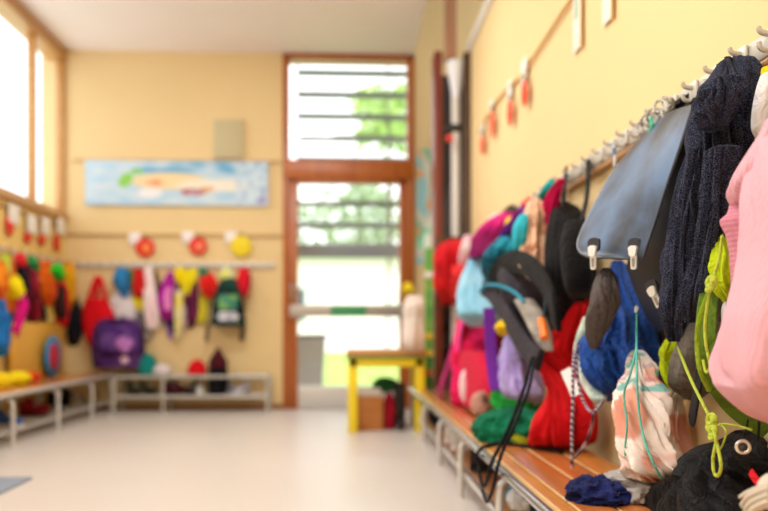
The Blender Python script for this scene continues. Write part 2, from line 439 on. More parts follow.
# exterior blind beyond the door
vb = thing('venetian_blind', 'grey outdoor slat blind hanging outside the glazed door and its transom', 'blind', PYp(350, 300, D+.42))
z = 72
while z < 240:
    a = PYp(297 if z < 165 else 292, z, D+.42); c = PYp(411, z, D+.42)
    part('slat', G().box((a.x, D+.39, a.z-.026), (c.x, D+.47, a.z+.02), .004), plain('#7c8a92', .5), vb); z += 21.8
a = PYp(292, 244, D+.42); c = PYp(411, 258, D+.42)
part('bottom_rail', G().box((a.x, D+.38, c.z), (c.x, D+.46, a.z), .01), plain('#8894a4', .5), vb)
for px in (298, 388):
    a = PYp(px, 58, D+.42); part('cord', G().tube([a, Vector((a.x, a.y, PYp(px, 245, D+.42).z))], .008), plain('#9aa2a4', .6), vb)

# ---- doorway contents: downpipe, post
x0 = PYp(456, 100, 5.9).x
dp = thing('downpipe', 'white pipe with funnel top standing in the dark doorway', 'pipe', (x0, 5.9, 0))
zt = PYp(456, 62, 5.9).z; zm = PYp(456, 98, 5.9).z
part('pipe', G().tube([(x0, 5.9, 0), (x0, 5.9, zm)], .034, 16), plain('#d8d4d0', .4), dp)
g = G(); g.loft([[Vector((x0+math.cos(q*PI/8)*r, 5.9+math.sin(q*PI/8)*r, z_)) for q in range(16)] for r, z_ in ((.034, zm), (.034, zm+.03), (.066, zt-.06), (.072, zt))])
part('funnel', g, plain('#e6eaf2', .35), dp)
for py in (129,):
    z = PYp(456, py, 5.9).z; part('bracket', G().box((x0-.07, 5.86, z-.03), (x0+.05, 5.96, z+.03), .006), plain('#2a2624', .5), dp)
z = PYp(449, 140, 5.85).z
g = G().ball((PYp(449, 139, 5.84).x, 5.80, z), .03); solo('red_ball', 'small red ball ornament beside the white pipe in the dark doorway', 'ornament', g, plain('#d8402c', .4))
solo('ceiling_post', 'reddish brown wooden post rising above the dark doorway to the upper ceiling', 'post', G().box((PYp(445, 30, 5.9).x, 5.86, zt+.01), (PYp(456, 30, 5.9).x, 5.96, 3.748), .004), wood('#9a6a48', '#ae7a54', .5, 'Z'))

# ---- outside
grd = G().box((-60, D+.26, -.12), (60, 90, -.02)); struct('ground', grd, plaster('#cfccc2', 'concrete_yard'))
solo('lawn', 'sunlit green lawn outside the glazed door', 'lawn', G().box((-12, 9.2, -.018), (14, 25.0, .0)), cloth('#8fae52', '#a6bf6a', scale=40, big=3, sheen=0)).__setitem__('kind', 'stuff')
def house(name, label, x0, x1, y0, y1, h, roofh, wmat, rmat, wins):
    t = thing(name, label, 'building', ((x0+x1)/2, (y0+y1)/2, -.02))
    part('wall', G().box((x0, y0, -.02), (x1, y1, h)), wmat, t)
    g = G(); n = 0; xm = (x0+x1)/2; o = .3
    g.v += [Vector(p) for p in ((x0-o, y0-o, h), (x1+o, y0-o, h), (x1+o, y1+o, h), (x0-o, y1+o, h), (x0+1, (y0+y1)/2, h+roofh), (x1-1, (y0+y1)/2, h+roofh))]
    g.f += [(0,1,5,4), (1,2,5), (2,3,4,5), (3,0,4), (3,2,1,0)]; part('roof', g, rmat, t)
    for a, b_, c, d in wins: 
        w = part('window', G().box((a, y0-.06, c), (b_, y0+.02, d), .02), plain('#e8e8e6', .5), t); part('pane', G().box((a+.08, y0-.08, c+.08), (b_-.08, y0-.055, d-.08)), plain('#4a5a64', .1), w)
    return t
house('white_house', 'low white building across the lawn beyond the glazed door', -9, 10, 26, 32, 3.0, .5, plaster('#f2f0ec', 'white_render'), plain('#9aa0a2', .6), [(-2.6, -1.2, .9, 2.1), (1.7, 3.1, .9, 2.1), (4.5, 5.6, .9, 2.1)])
t = thing('office_building', 'pale beige building seen through the high left windows', 'building', (-17, 12, -.02)); part('wall', G().box((-22, 4, -.02), (-15, 24, 4.9)), plaster('#f1e9dc', 'pale_render'), t); part('roof', G().box((-22.4, 3.6, 4.9), (-14.6, 24.4, 5.2), .05), plain('#d8d0c4'), t)
g = G()
def tree(x, y, h, r, sd, label, col, nl=900, tr=.18, wob=.25):
    t = thing('leafy_tree', label, 'tree', (x, y, -.02), 'trees beyond the lawn')
    part('trunk', G().tube([(x, y, -.02), (x+.1, y, h*.4), (x, y+.1, h*.75)], tr, 10), wood('#5a4634', '#6e5844', .8, 'Z'), t)
    rnd = random.Random(sd); g = G()
    for k in range(nl):
        th = rnd.uniform(0, 6.28); ph = math.acos(rnd.uniform(-1, 1)); rr = r*rnd.uniform(.55, 1)*(1+wob*noise.noise(Vector((math.cos(th)*2+sd, math.sin(th)*2, ph*2))))
        c = Vector((x+rr*math.sin(ph)*math.cos(th), y+rr*math.sin(ph)*math.sin(th), h*.68+rr*.85*math.cos(ph)))
        a = Vector((rnd.uniform(-1, 1), rnd.uniform(-1, 1), rnd.uniform(-1, 1))).normalized()*.22; b_ = a.cross(Vector((rnd.random(), rnd.random(), 1))).normalized()*.13
        n = len(g.v); g.v += [c-a, c-b_, c+a, c+b_]; g.f.append((n, n+1, n+2, n+3))
    part('foliage', g, col, t)
lf = cloth('#a4bc90', '#bccfa8', scale=30, big=1, sheen=0)
tree(-4.0, 39, 8.8, 2.4, 1, 'leftmost leafy tree rising behind the white building', lf); tree(.6, 36.5, 8.2, 2.4, 2, 'middle leafy tree rising behind the white building', lf); tree(5.4, 38, 8.6, 2.3, 3, 'rightmost leafy tree rising behind the white building', lf)
tree(1.25, 24, 10.4, 1.05, 5, 'tall bright green tree seen high through the transom window', cloth('#b4d080', '#c4dc9a', scale=30, big=1, sheen=0), 420, .05, 1.1)
# grey bin
p = PZp(312, 388, -.02); x, y = PYp(311, 380, 8.3).x, 8.3
t = thing('waste_bin', 'grey box bin standing outside the glazed door', 'bin', (x, y, -.02))
zt = PYp(311, 338, y).z
part('body', G().loft([[(x+sx*w, y+sy*w, z) for sx, sy in ((1,1),(-1,1),(-1,-1),(1,-1))] for w, z in ((.115, -.02), (.15, zt))]), plain('#9a9aa0', .5), t)
part('lid', G().box((x-.17, y-.17, zt), (x+.17, y+.17, zt+.04), .012), plain('#74767a', .5), t)
# ================================================================ FURNITURE
M_tube = plain('#d2d0cc', .3, .35); M_slat = wood('#b87030', '#d08c48', .22, 'Y', 7, .5); M_slat2 = wood('#aa602e', '#c4763e', .2, 'Y', 6, .6); M_edge_glint = wood('#e2b878', '#efcb92', .3, 'Y', 7, .4)
# right bench (long shoe bench)
X0, X1 = .488, .855; Ya, Yb_ = .55, 5.95
def bench(name, label, x0, x1, ya, yb, zb, legs, face, slats, mats, shelf=None):
    """x0 front edge (room side) x1 back edge; face = sign of room side"""
    t = thing(name, label, 'bench', ((x0+x1)/2, (ya+yb)/2, 0))
    s = 1 if x1 > x0 else -1
    part('front_rail', G().tube([(x0, ya, zb-.018), (x0, yb, zb-.018)], .014, 14, smooth=False), M_chrome if mats else M_tube, t)
    part('rear_rail', G().tube([(x1, ya, zb-.018), (x1, yb, zb-.018)], .012, 12, smooth=False), M_tube, t)
    for a, b_, m in slats:
        part('slat', G().box((x0+s*a, ya, zb-.024), (x0+s*b_, yb, zb), .006), m, t)
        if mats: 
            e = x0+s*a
            part('slat_edge_glint', G().box((e-.0035, ya, zb-.020), (e+.0015, yb, zb-.002), .001), M_edge_glint, t)  # pale strip paints a highlight along the slat edge
    for y in legs:
        w = abs(x1-x0); r = .055
        P = [(x0-s*.0, y, .0), (x0, y, zb-.10), (x0+s*.012, y, zb-.06), (x0+s*.05, y, zb-.038), (x0+s*.09, y, zb-.034), (x1-s*.05, y, zb-.034), (x1-s*.012, y, zb-.06), (x1, y, zb-.1), (x1, y, 0)]
        part('leg', G().tube(P, .014, 12, n=5), M_tube, t)
        part('shelf_rail', G().tube([(x0+s*.006, y, .075), (x1-s*.006, y, .075)], .009, 10, smooth=False), M_tube, t)
    if shelf == 'plank':
        for a in (.05, .17): part('shelf_plank', G().box((x0+s*a, ya+.05, .085), (x0+s*(a+.105), yb-.03, .10), .004), wood('#a06a40', '#b88052', .4, 'Y', 6), t)
        part('shelf_rail', G().tube([(x0+s*.02, ya, .092), (x0+s*.02, yb, .092)], .009, 10, smooth=False), M_tube, t)
    elif shelf == 'wire':
        for k in range(6): part('shelf_wire', G().tube([(x0+s*(.02+.06*k), ya, .085), (x0+s*(.02+.06*k), yb, .085)], .007, 8, smooth=False), M_tube, t)
    return t
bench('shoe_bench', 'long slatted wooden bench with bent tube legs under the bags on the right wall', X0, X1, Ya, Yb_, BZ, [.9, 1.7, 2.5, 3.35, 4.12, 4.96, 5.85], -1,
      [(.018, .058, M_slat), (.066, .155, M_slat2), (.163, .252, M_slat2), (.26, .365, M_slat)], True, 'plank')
LZ = .335
lx0 = PZp(58, 431, 0).x
ys = [W('L', p_, 380).y for p_ in (22, 58, 88, 111)]
ys = [PZp(22, 447, 0).y, PZp(58, 431, 0).y, PZp(88, 419, 0).y, PZp(111, 412, 0).y]
bench('shoe_bench', 'orange wooden bench with curved white tube legs along the left wall', lx0, XL+.06, 3.4, 7.05, LZ, [4.2]+ys, 1, [(.016, .40, M_slat)], False, 'wire')
# back wall bench frame
za = W('B', 150, 377, .3).z; zc = W('B', 150, 397, .3).z
bx0, bx1 = W('B', 114, 380, .3).x, W('B', 267, 380, .3).x
t = thing('shoe_rack', 'low grey metal tube shoe rack under the coat hooks on the far wall', 'shoe rack', ((bx0+bx1)/2, D-.17, 0))
for yy in (D-.30, D-.04):
    for z in (za, zc): part('rail', G().tube([(bx0, yy, z), (bx1, yy, z)], .012, 10, smooth=False), M_galv, t)
for x in (bx0, W('B', 163, 380, .3).x, bx1):
    for yy in (D-.30, D-.04): part('leg', G().tube([(x, yy, 0.0), (x, yy, za)], .013, 10, smooth=False), M_galv, t)
for i in range(4):
    for z in (za, zc): part('slat', G().box((bx0, D-.285+i*.06, z-.004), (bx1, D-.25+i*.06, z+.004), .002), M_galv, t)
ZT, ZL = za+.013, zc+.013
# yellow table
Yt = 5.45
tx0, tx1 = PYp(348, 400, Yt).x, PYp(425, 400, Yt).x
ztop = PYp(380, 350, Yt).z
t = thing('yellow_table', 'small yellow painted table with wooden top before the glazed door', 'table', ((tx0+tx1)/2, Yt+.22, 0))
part('tabletop', G().box((tx0-.01, Yt-.01, ztop-.045), (tx1+.01, Yt+.46, ztop), .005), wood('#b07a3e', '#c48c4c', .4, 'X'), t)
part('edge_band', G().box((tx0-.012, Yt-.016, ztop-.058), (tx1+.012, Yt+.466, ztop-.044), .003), plain('#4d8a3c', .5), t, label='green edge band')
My = plain('#f0d61e', .4)
part('apron', G().box((tx0+.01, Yt, ztop-.115), (tx1-.01, Yt+.03, ztop-.058), .003), My, t)
part('apron', G().box((tx0+.01, Yt+.42, ztop-.115), (tx1-.01, Yt+.45, ztop-.058), .003), My, t)
for x in (tx0, tx1-.065):
    for y in (Yt, Yt+.39): part('leg', G().box((x, y, 0), (x+.065, y+.06, ztop-.058), .006), My, t)
# things under the table
def crate(name, label, cat, x0, x1, y0, y1, z1, m):
    t = thing(name, label, cat, ((x0+x1)/2, (y0+y1)/2, 0)); w = .012
    part('side_panel', G().box((x0, y0, 0), (x0+w, y1, z1), .002), m, t); part('side_panel', G().box((x1-w, y0, 0), (x1, y1, z1), .002), m, t)
    part('front_panel', G().box((x0+w, y0, 0), (x1-w, y0+w, z1), .002), m, t); part('back_panel', G().box((x0+w, y1-w, 0), (x1-w, y1, z1), .002), m, t)
    part('base', G().box((x0+w, y0+w, 0), (x1-w, y1-w, .012)), m, t); return t
a = PYp(357, 396, 5.6); c = PYp(383, 396, 5.6)
crate('wooden_crate', 'small orange brown wooden box on the floor under the yellow table', 'box', a.x, c.x, 5.58, 5.84, a.z, wood('#b8702e', '#c98240', .45, 'X'))
a = PYp(384, 395, 5.62); c = PYp(395, 395, 5.62)
solo('red_bag', 'small crimson bag slumped beside the wooden box under the yellow table', 'bag', heap(((a.x+c.x)/2, 5.68, .10), (.05, .07, .15), 3, .1, floor=0), cloth('#b01830'))
a = PYp(400, 380, 5.62)
bt = thing('rubber_boot', 'tall black rubber boot under the right end of the yellow table', 'boot', (a.x, 5.66, 0))
part('shaft', G().tube([(a.x, 5.68, .04), (a.x, 5.68, .18), (a.x, 5.69, .33)], .042, 16), plain('#17181c', .3), bt)
part('foot', G().ball((a.x, 5.62, .045), (.042, .1, .045)), plain('#17181c', .3), bt)
a = PYp(386, 378, 5.66)
solo('green_cloth', 'green cloth bundle tucked on top of the crimson bag under the table', 'cloth', heap((a.x, 5.72, .31), (.085, .06, .05), 8, .25), cloth('#2c6a3a'))
a = PYp(369, 392, 5.7)
solo('paper_stack', 'white papers standing in the small wooden box under the table', 'papers', G().box((a.x-.07, 5.62, .014), (a.x+.08, 5.70, PYp(369, 388, 5.66).z), .003), plain('#e6e2dc'))
# on the table: white bag; green scarf, yellow cloth by the jamb
solo('white_towel', 'white towel standing rolled on the right end of the yellow table', 'towel', drape([(296, 408, 420), (302, 405, 423), (320, 404, 423), (345, 403, 423), (354, 406, 421)], 'R', 1.0, .08, off=XR-.46-.08, folds=7, amp=.12, seed=4, crumple=.004), cloth('#e9e0d8', '#e6cfc0', big=5))
g = drape([(283, 404, 411), (290, 402, 414), (297, 404, 411)], 'R', 1.0, .06, off=XR-.46-.08, folds=4, amp=.2, seed=5, crumple=.006)
solo('yellow_hat', 'yellow knitted hat resting on top of the white rolled towel', 'hat', g, cloth('#f0d41e'))
a0 = PYp(429, 250, 5.88)
gs = thing('green_banner', 'narrow green strip banner hanging beside the dark red door jamb', 'banner', (a0.x, 5.9, PYp(429, 405, 5.88).z))
gx = a0.x
part('strip', G().box((PYp(425, 300, 5.88).x, 5.87, PYp(429, 404, 5.88).z), (PYp(433, 300, 5.88).x, 5.885, PYp(429, 248, 5.88).z), .003), cloth('#4a9a50', '#7cba52', big=4), gs)
for q, (py, h_) in enumerate(((274, '#f2f0ea'), (335, '#e8c83a'), (352, '#e8c83a'), (372, '#d86a3a'))):
    part('patch', G().box((PYp(424.5, py, 5.87).x, 5.862, PYp(429, py+4, 5.87).z), (PYp(433, py, 5.87).x, 5.8695, PYp(429, py-2, 5.87).z), .001), plain(h_), gs)
# poster on the far wall strip at right
pm = painted('poster_paper')
def postcol(p):
    q = noise.noise(p*5); r_ = noise.noise(p*7+Vector((5, 3, 1))); c = lin('#d8dccc')
    if q > .12: c = lin('#7ec3a0')
    if r_ > .2: c = lin('#e8b070')
    if q < -.22: c = lin('#9ad0d8')
    return c
a = PYp(419, 142, 6.9); c = PYp(433.5, 262, 6.9); gg = [[Vector((a.x+(c.x-a.x)*j/12, 7.147, a.z+(c.z-a.z)*i/40)) for j in range(13)] for i in range(41)]
solo('poster', 'tall childrens painting in green and orange between the door and dark jamb', 'poster', G().panel(gg, .004), pm, colfn=postcol)
# yellow panel box on left bench
a = W('L', 13, 325, .08); c = W('L', 63, 325, .08)
t = thing('yellow_board', 'yellow wooden board propped upright on the left bench', 'board', (XL+.09, (a.y+c.y)/2, LZ))
part('panel', G().box((XL+.05, a.y, LZ), (XL+.09, c.y, a.z+.02), .006), wood('#d9a63c', '#e2b24c', .5, 'Z', 3), t)
# floor mat
p1 = PZp(0, 480, 0); p2 = PZp(33, 479, 0); p3 = PZp(12, 490, 0)
solo('floor_mat', 'grey blue floor mat lying at the left front corner of the floor', 'mat', G().box((-2.35, 1.6, 0.001), (p2.x, p2.y, .012), .004), cloth('#8f99ab', scale=200))
# vent / notice panel
a = W('B', 213, 119, .04); c = W('B', 243, 160, .04)
t = thing('speaker_panel', 'square grey beige panel mounted high on the far wall', 'wall panel', ((a.x+c.x)/2, D-.02, c.z+.01))
part('casing', G().box((a.x, D-.045, c.z+.012), (c.x, D-.002, a.z), .008), plain('#cbbf9a', .6), t); part('grille', G().box((a.x+.02, D-.049, c.z+.03), (c.x-.02, D-.0455, a.z-.02), .002), plain('#c3b78f', .7), t)
# banner painting
a = W('B', 85, 160, .03); c = W('B', 268, 206, .03)
def ban(p):
    u = 85+(p.x-a.x)/(c.x-a.x)*183; v = 160+(a.z-p.z)/(a.z-c.z)*46
    nz = noise.noise(Vector((u*.06, v*.12, 0))); n2_ = noise.noise(Vector((u*.15+9, v*.2, 2)))
    col = Vector(lin('#cfe0ea')[:3])
    def mixc(h, f):
        nonlocal col; col = col.lerp(Vector(lin(h)[:3]), max(0, min(1, f)))
    mixc('#a8d0ea', (.5+nz)*.8)
    mixc('#6fb0d6', smoothstep(128, 150, u)*(1-smoothstep(8, 13, abs(v-163)))*(.6+nz))
    mixc('#f2d79c', (1-smoothstep(.8, 1.15, math.hypot((u-168)/40, (v-181)/9)))*.9)
    mixc('#f2ead8', (1-smoothstep(.7, 1.1, math.hypot((u-215)/45, (v-185)/7)))*.9)
    mixc('#e88f70', (1-smoothstep(.7, 1.0, math.hypot((u-155)/11, (v-183)/4)))*.8*(.7+n2_))
    mixc('#f4f0f0', (1-smoothstep(.7, 1.0, math.hypot((u-150)/14, (v-193)/6)))*.8)
    mixc('#8fd05a', (1-smoothstep(.7, 1.0, math.hypot((u-126+(v-178)*.35)/8, (v-180)/9))))
    mixc('#7cc850', (1-smoothstep(.7, 1.0, math.hypot((u-137)/8, (v-171)/3.2))))
    mixc('#b23a50', (1-smoothstep(.8, 1.0, math.hypot((u-193)/15, (v-192)/4.2)))*(.8+n2_*.6))
    mixc('#e0a050', (1-smoothstep(.8, 1.0, math.hypot((u-207)/8, (v-189)/3)))*.8)
    mixc('#cfe4f2', smoothstep(232, 240, u)*.7); mixc('#9fb8d8', smoothstep(234, 242, u)*(n2_*2))
    mixc('#9a86c0', (1-smoothstep(.6, 1.0, math.hypot((u-262)/6, (v-200)/5)))*.8)
    return (*col, 1)
gg = [[Vector((a.x+(c.x-a.x)*j/180, D-.028-.003*math.sin(j*.11), a.z+(c.z-a.z)*i/46)) for j in range(181)] for i in range(47)]
solo('painted_banner', 'long paper banner with a childrens beach landscape painting on the far wall', 'banner', G().panel(gg, .003), painted('banner_paper'), colfn=ban)

# ---- hook rails
def hook_g(p, n, up=Vector((0, 0, 1))):
    """double coat hook at wall point p, normal n"""
    return G().tube([p+n*.004+up*.012, p+n*.02+up*.010, p+n*.036+up*.014, p+n*.041+up*.024], .0062, 8, taper=lambda s: 1.15-.3*s).tube([p+n*.004-up*.008, p+n*.022-up*.024, p+n*.036-up*.020, p+n*.04-up*.008], .0055, 8)
RZ = 1.315
t = thing('hook_rail', 'long grey metal coat hook rail high on the right wall above the bags', 'hook rail', (XR-.02, 3.1, RZ-.03))
part('rail', G().box((XR-.026, .6, RZ-.026), (XR-.001, 5.6, RZ+.03), .009), plain('#bdb8ae', .45, .15), t)
part('lower_rail', G().box((XR-.03, .6, RZ-.046), (XR-.001, 5.6, RZ-.031), .003), wood('#a8784a', '#b98a58', .5, 'Y'), t)
y = .75; k = 0
while y < 5.5:
    part('hook', hook_g(Vector((XR-.02, y, RZ)), NORM['R']), M_galv, t)
    part('hook_plate', G().box((XR-.036, y-.02, RZ-.02), (XR-.0265, y+.02, RZ+.026), .004), plain('#cfccc4', .4, .2), t)
    y += .125
bz = W('B', 170, 265, .03).z
t = thing('hook_rail', 'pale metal coat hook rail across the far wall', 'hook rail', (W('B', 175, 265).x, D-.02, bz-.03))
part('rail', G().box((W('B', 76, 265).x, D-.024, bz-.022), (W('B', 275, 265).x, D-.001, bz+.022), .004), M_galv, t)
for k in range(17): part('hook', hook_g(Vector((W('B', 84+11.3*k, 265).x, D-.022, bz)), NORM['B']), M_white, t)
lzr = W('L', 40, 257, .02).z
t = thing('hook_rail', 'wooden coat hook rail along the left wall below the windows', 'hook rail', (XL+.01, 5.6, 1.27))
part('rail', G().box((XL+.001, 3.5, 1.265), (XL+.02, 7.05, 1.31), .004), wood('#c99a50', '#d8aa60', .5, 'Y'), t)
for k in range(18): part('hook', hook_g(Vector((XL+.02, 3.7+.19*k, 1.285)), NORM['L']), M_white, t)

# ---- right wall string line with ornaments
sz = [W('R', px, py, .015) for px, py in ((640, -88), (571, 0), (551, 30), (533, 58), (524, 74), (508, 88), (496, 103), (484, 122), (479, 132))]
solo('wooden_garland_strip', 'thin tan cord strung along the right wall carrying paper ornaments', 'garland', G().tube(sz, .007, 8), plain('#c08a3c', .6))
def ornament(px, py0, py1, wpx, label, col, cardpx=None):
    """paper pepper: rounded body with a white card above"""
    c = W('R', px, (py0+py1)/2, .03); hh = (W('R', px, py0, .03).z-W('R', px, py1, .03).z)/2
    t = thing('paper_pepper', label, 'ornament', (c.x, c.y, c.z-hh), 'red paper ornaments on the right wall')
    ww = .05
    part('pepper', G().ball(c, (.012, ww, hh), 20, 14, lambda d: 1-.25*max(0, -d.z)), plain(col, .6), t)
    a_ = W('R', px-1, cardpx[0], .02); b_ = W('R', px-1, cardpx[1], .02)
    part('name_card', G().box((a_.x, a_.y-.06, b_.z), (a_.x+.003, a_.y+.06, a_.z), .001), plain('#f0ebe4', .7), t)
    part('stalk', G().tube([c+Vector((0, 0, hh*.9)), c+Vector((-.004, .01, hh*1.25))], .006, 8), plain('#5a8a3a'), t)
ornament(524.5, 79, 111, 7, 'red paper pepper nearest along the right wall garland', '#e2421c', (59, 83))
ornament(510, 98, 130, 6, 'red paper pepper second nearest along the right wall garland', '#e2421c', (81, 100))
ornament(492, 109, 143, 6, 'red paper pepper third along the right wall garland with leafy stalk', '#e0461c', (100, 112))
ornament(482.5, 134, 158, 5, 'red paper pepper farthest along the right wall garland', '#e0461c', (124, 136))
def card(name, label, px, py0, py1, half, edge, spot=None):
    a_ = W('R', px, py0, .012); b_ = W('R', px, py1, .012)
    t = thing(name, label, 'card', (a_.x, a_.y, b_.z))
    part('paper', G().box((a_.x-.001, a_.y-half, b_.z), (a_.x+.003, a_.y+half, a_.z), .001), plain('#ece6dc', .8), t)
    part('edge', G().box((a_.x-.004, a_.y-half-.012, b_.z-.015), (a_.x+.004, a_.y-half, a_.z), .002), plain(edge, .5), t)
    if spot: part('print', G().box((a_.x-.003, a_.y-half*.3, b_.z+(a_.z-b_.z)*.45), (a_.x-.0012, a_.y+half*.5, a_.z-.02)), plain(spot), t)
card('picture_card', 'white card with green print hanging beside the garland on the right wall', 577, -20, 50, .055, '#c79a4a', '#a8bfa0')
card('picture_card', 'small white card at the top edge of the right wall', 607, -30, 22, .05, '#c79a4a')
# far wall cut-outs
def fruit(px, py, r, label, col, cx=None):
    c = W('B', px, py, .035); R_ = r*D/F
    t = thing('paper_fruit', label, 'ornament', (c.x, c.y, c.z-R_), 'paper fruits along the far wall strip')
    part('fruit', G().ball(c, (R_, .012, R_), 24, 12), plain(col, .6), t)
    if cx: part('core', G().ball((c.x+R_*.15, c.y-.012, c.z-R_*.1), (R_*.4, .005, R_*.45), 16, 8), plain(cx, .6), t)
    d = W('B', px-8, py-9, .03); part('name_card', G().box((d.x-.07, d.y, d.z-.05), (d.x+.03, d.y+.004, d.z+.05), .001), plain('#efe9e6', .7), t)
    part('stalk', G().tube([c+Vector((0, 0, R_*.95)), c+Vector((.01, 0, R_*1.3))], .008, 8), plain('#4a6a30'), t)
fruit(145, 247.5, 9.5, 'red paper apple with orange core, nearer the corner on the far wall', '#e02a16', '#f08a3a')
fruit(198, 246, 9, 'red paper apple with orange core, between its twin and the yellow fruit', '#e02a16', '#f08a60')
fruit(241, 246, 10.5, 'round yellow paper fruit on the far wall strip near the door', '#ecd412')
for k, (px, y0, y1, lab) in enumerate(((10, 214, 236, 'red paper pepper nearest the frame edge on the left wall'), (28, 232, 243, 'small red paper pepper, second from the frame edge, left wall'), (42, 234, 246, 'small red paper pepper, third from the frame edge, left wall'), (57, 234, 252, 'red paper pepper closest to the corner on the left wall'))):
    c = W('L', px, (y0+y1)/2, .022); hh = abs(W('L', px, y0, .022).z-c.z)
    t = thing('paper_pepper', lab, 'ornament', (c.x, c.y, c.z-hh), 'red paper ornaments on the left wall')
    part('pepper', G().ball(c, (.012, .07, hh), 16, 10), plain('#dc3018', .6), t)
    d = W('L', px+4, y0-1 if k == 0 else y0-9, .03); part('name_card', G().box((d.x, d.y-.09, d.z-.08), (d.x+.003, d.y+.09, d.z+.06), .001), plain('#f2ece2', .7), t)
# ================================================================ BAGS AND CLOTHES
def hang(name, label, cat, levels, mat, wall='R', group=None, pn='body', parent=None, **kw):
    g = drape(levels, wall, **kw)
    if parent is not None: return part(pn, g, mat, parent)
    return solo(name, label, cat, g, mat, group)
def bagroot(name, label, cat, levels, mat, wall='R', pn='body', group=None, **kw):
    g = drape(levels, wall, **kw); t = thing(name, label, cat, base_of(g), group); part(pn, g, mat, t); return t
def strap(parent, wall, pts, w, mat, th=.003, off=.1, wdir=None, name='strap', label=None, n=7):
    return part(name, G().tube(cordpts(wall, pts, off), th, 12, w=w, wdir=wdir or TANG[wall], n=n), mat, parent, label=label)
def cord(parent, wall, pts, r, mat, off=.1, name='cord', label=None, n=7):
    return part(name, G().tube(cordpts(wall, pts, off), r, 8, n=n), mat, parent, label=label)
PIX = 1
# ---- 1 pink sweater (nearest)
M_pk = knit('#f3b6c6', 420, .70); M_pkd = knit('#ee98ae', 420, .70, True, .8)
t = bagroot('knitted_sweater', 'large light pink knitted sweater hanging nearest at the right edge', 'sweater',
   [(92, 788, 812), (112, 775, 835), (132, 766, 850), (150, 759, 865), (190, 752, 880), (250, 748, 890), (300, 735, 895), (340, 722, 895), (365, 715, 890), (380, 716, 885), (395, 727, 878), (408, 742, 868), (418, 757, 850), (424, 772, 835)], M_pk,
   k=1.1, amax=.13, off=.03, folds=5, amp=.08, seed=11, crumple=.008, cf=12, diag=1.5, n=70, seg=110)
part('sleeve', drape([(118, 769, 796), (138, 759, 794), (163, 743, 790), (182, 734, 784), (194, 731, 776), (206, 733, 766), (214, 737, 754)], 'R', 1.0, .10, off=.13, folds=4, amp=.08, seed=12, crumple=.003, n=40, seg=80), M_pk, t)
part('cuff', drape([(196, 732, 752), (212, 729, 758), (220, 722.5, 762), (236, 729, 764), (254, 732, 764), (285, 734, 766), (315, 732, 764)], 'R', 1.0, .08, off=.15, folds=9, amp=.05, seed=13, n=40, seg=80), M_pkd, t, label='ribbed darker pink cuff')
# ---- 2 yellow top with white behind sweater
t = bagroot('yellow_shirt', 'bright yellow shirt with white lining half hidden behind pink sweater', 'shirt', [(70, 760, 776), (90, 755, 778), (115, 749.5, 776), (140, 748.5, 775), (158, 749, 772), (172, 751, 766)], cloth('#f2dc1e'), k=1.2, amax=.07, off=.0, folds=5, amp=.12, seed=14)
part('lining', drape([(76, 761, 776), (90, 757, 776), (110, 753.5, 776), (128, 753, 775), (138, 757, 774)], 'R', 1.0, .06, off=.05, folds=4, amp=.06, seed=15), cloth('#ece9ea'), t)
# ---- 3 marled navy hoodie
M_marl = marl('#0c0e18', '#5c6280')
t = bagroot('marled_hoodie', 'dark navy marled hooded jumper hung over the rail before satchel', 'jumper',
   [(61, 723, 742), (67, 720, 746), (78, 715, 751), (92, 707, 755), (108, 700, 754), (124, 696, 750), (145, 695, 747), (170, 690, 742), (195, 681, 735), (220, 676, 727), (245, 672, 721), (270, 671, 717), (290, 672, 712), (306, 676, 706), (316, 682, 699)], M_marl,
   k=1.05, amax=.10, off=.045, folds=7, amp=.12, seed=21, crumple=.020, cf=18, diag=2.2, n=90, seg=150, top_amp=.7)
part('sleeve', drape([(150, 690, 714), (190, 681, 706), (225, 674, 698), (255, 670.5, 693), (285, 667.5, 689), (310, 665.5, 686), (330, 666.5, 681), (340, 671, 679)], 'R', 1.0, .05, off=.12, folds=4, amp=.16, seed=22, crumple=.010, n=60, seg=70), M_marl, t)
part('sleeve', drape([(150, 710, 736), (200, 706, 727), (250, 697, 716), (290, 688, 708), (312, 683, 700), (321, 684, 696)], 'R', 1.0, .05, off=.125, folds=4, amp=.14, seed=23, crumple=.010, n=60, seg=70), M_marl, t)
part('hood', drape([(80, 713, 738), (94, 705, 737), (108, 701, 733), (120, 703, 728), (128, 707, 722)], 'R', .9, .03, off=.14, folds=5, amp=.2, seed=24, crumple=.012, cf=20, n=40, seg=90), M_marl, t)
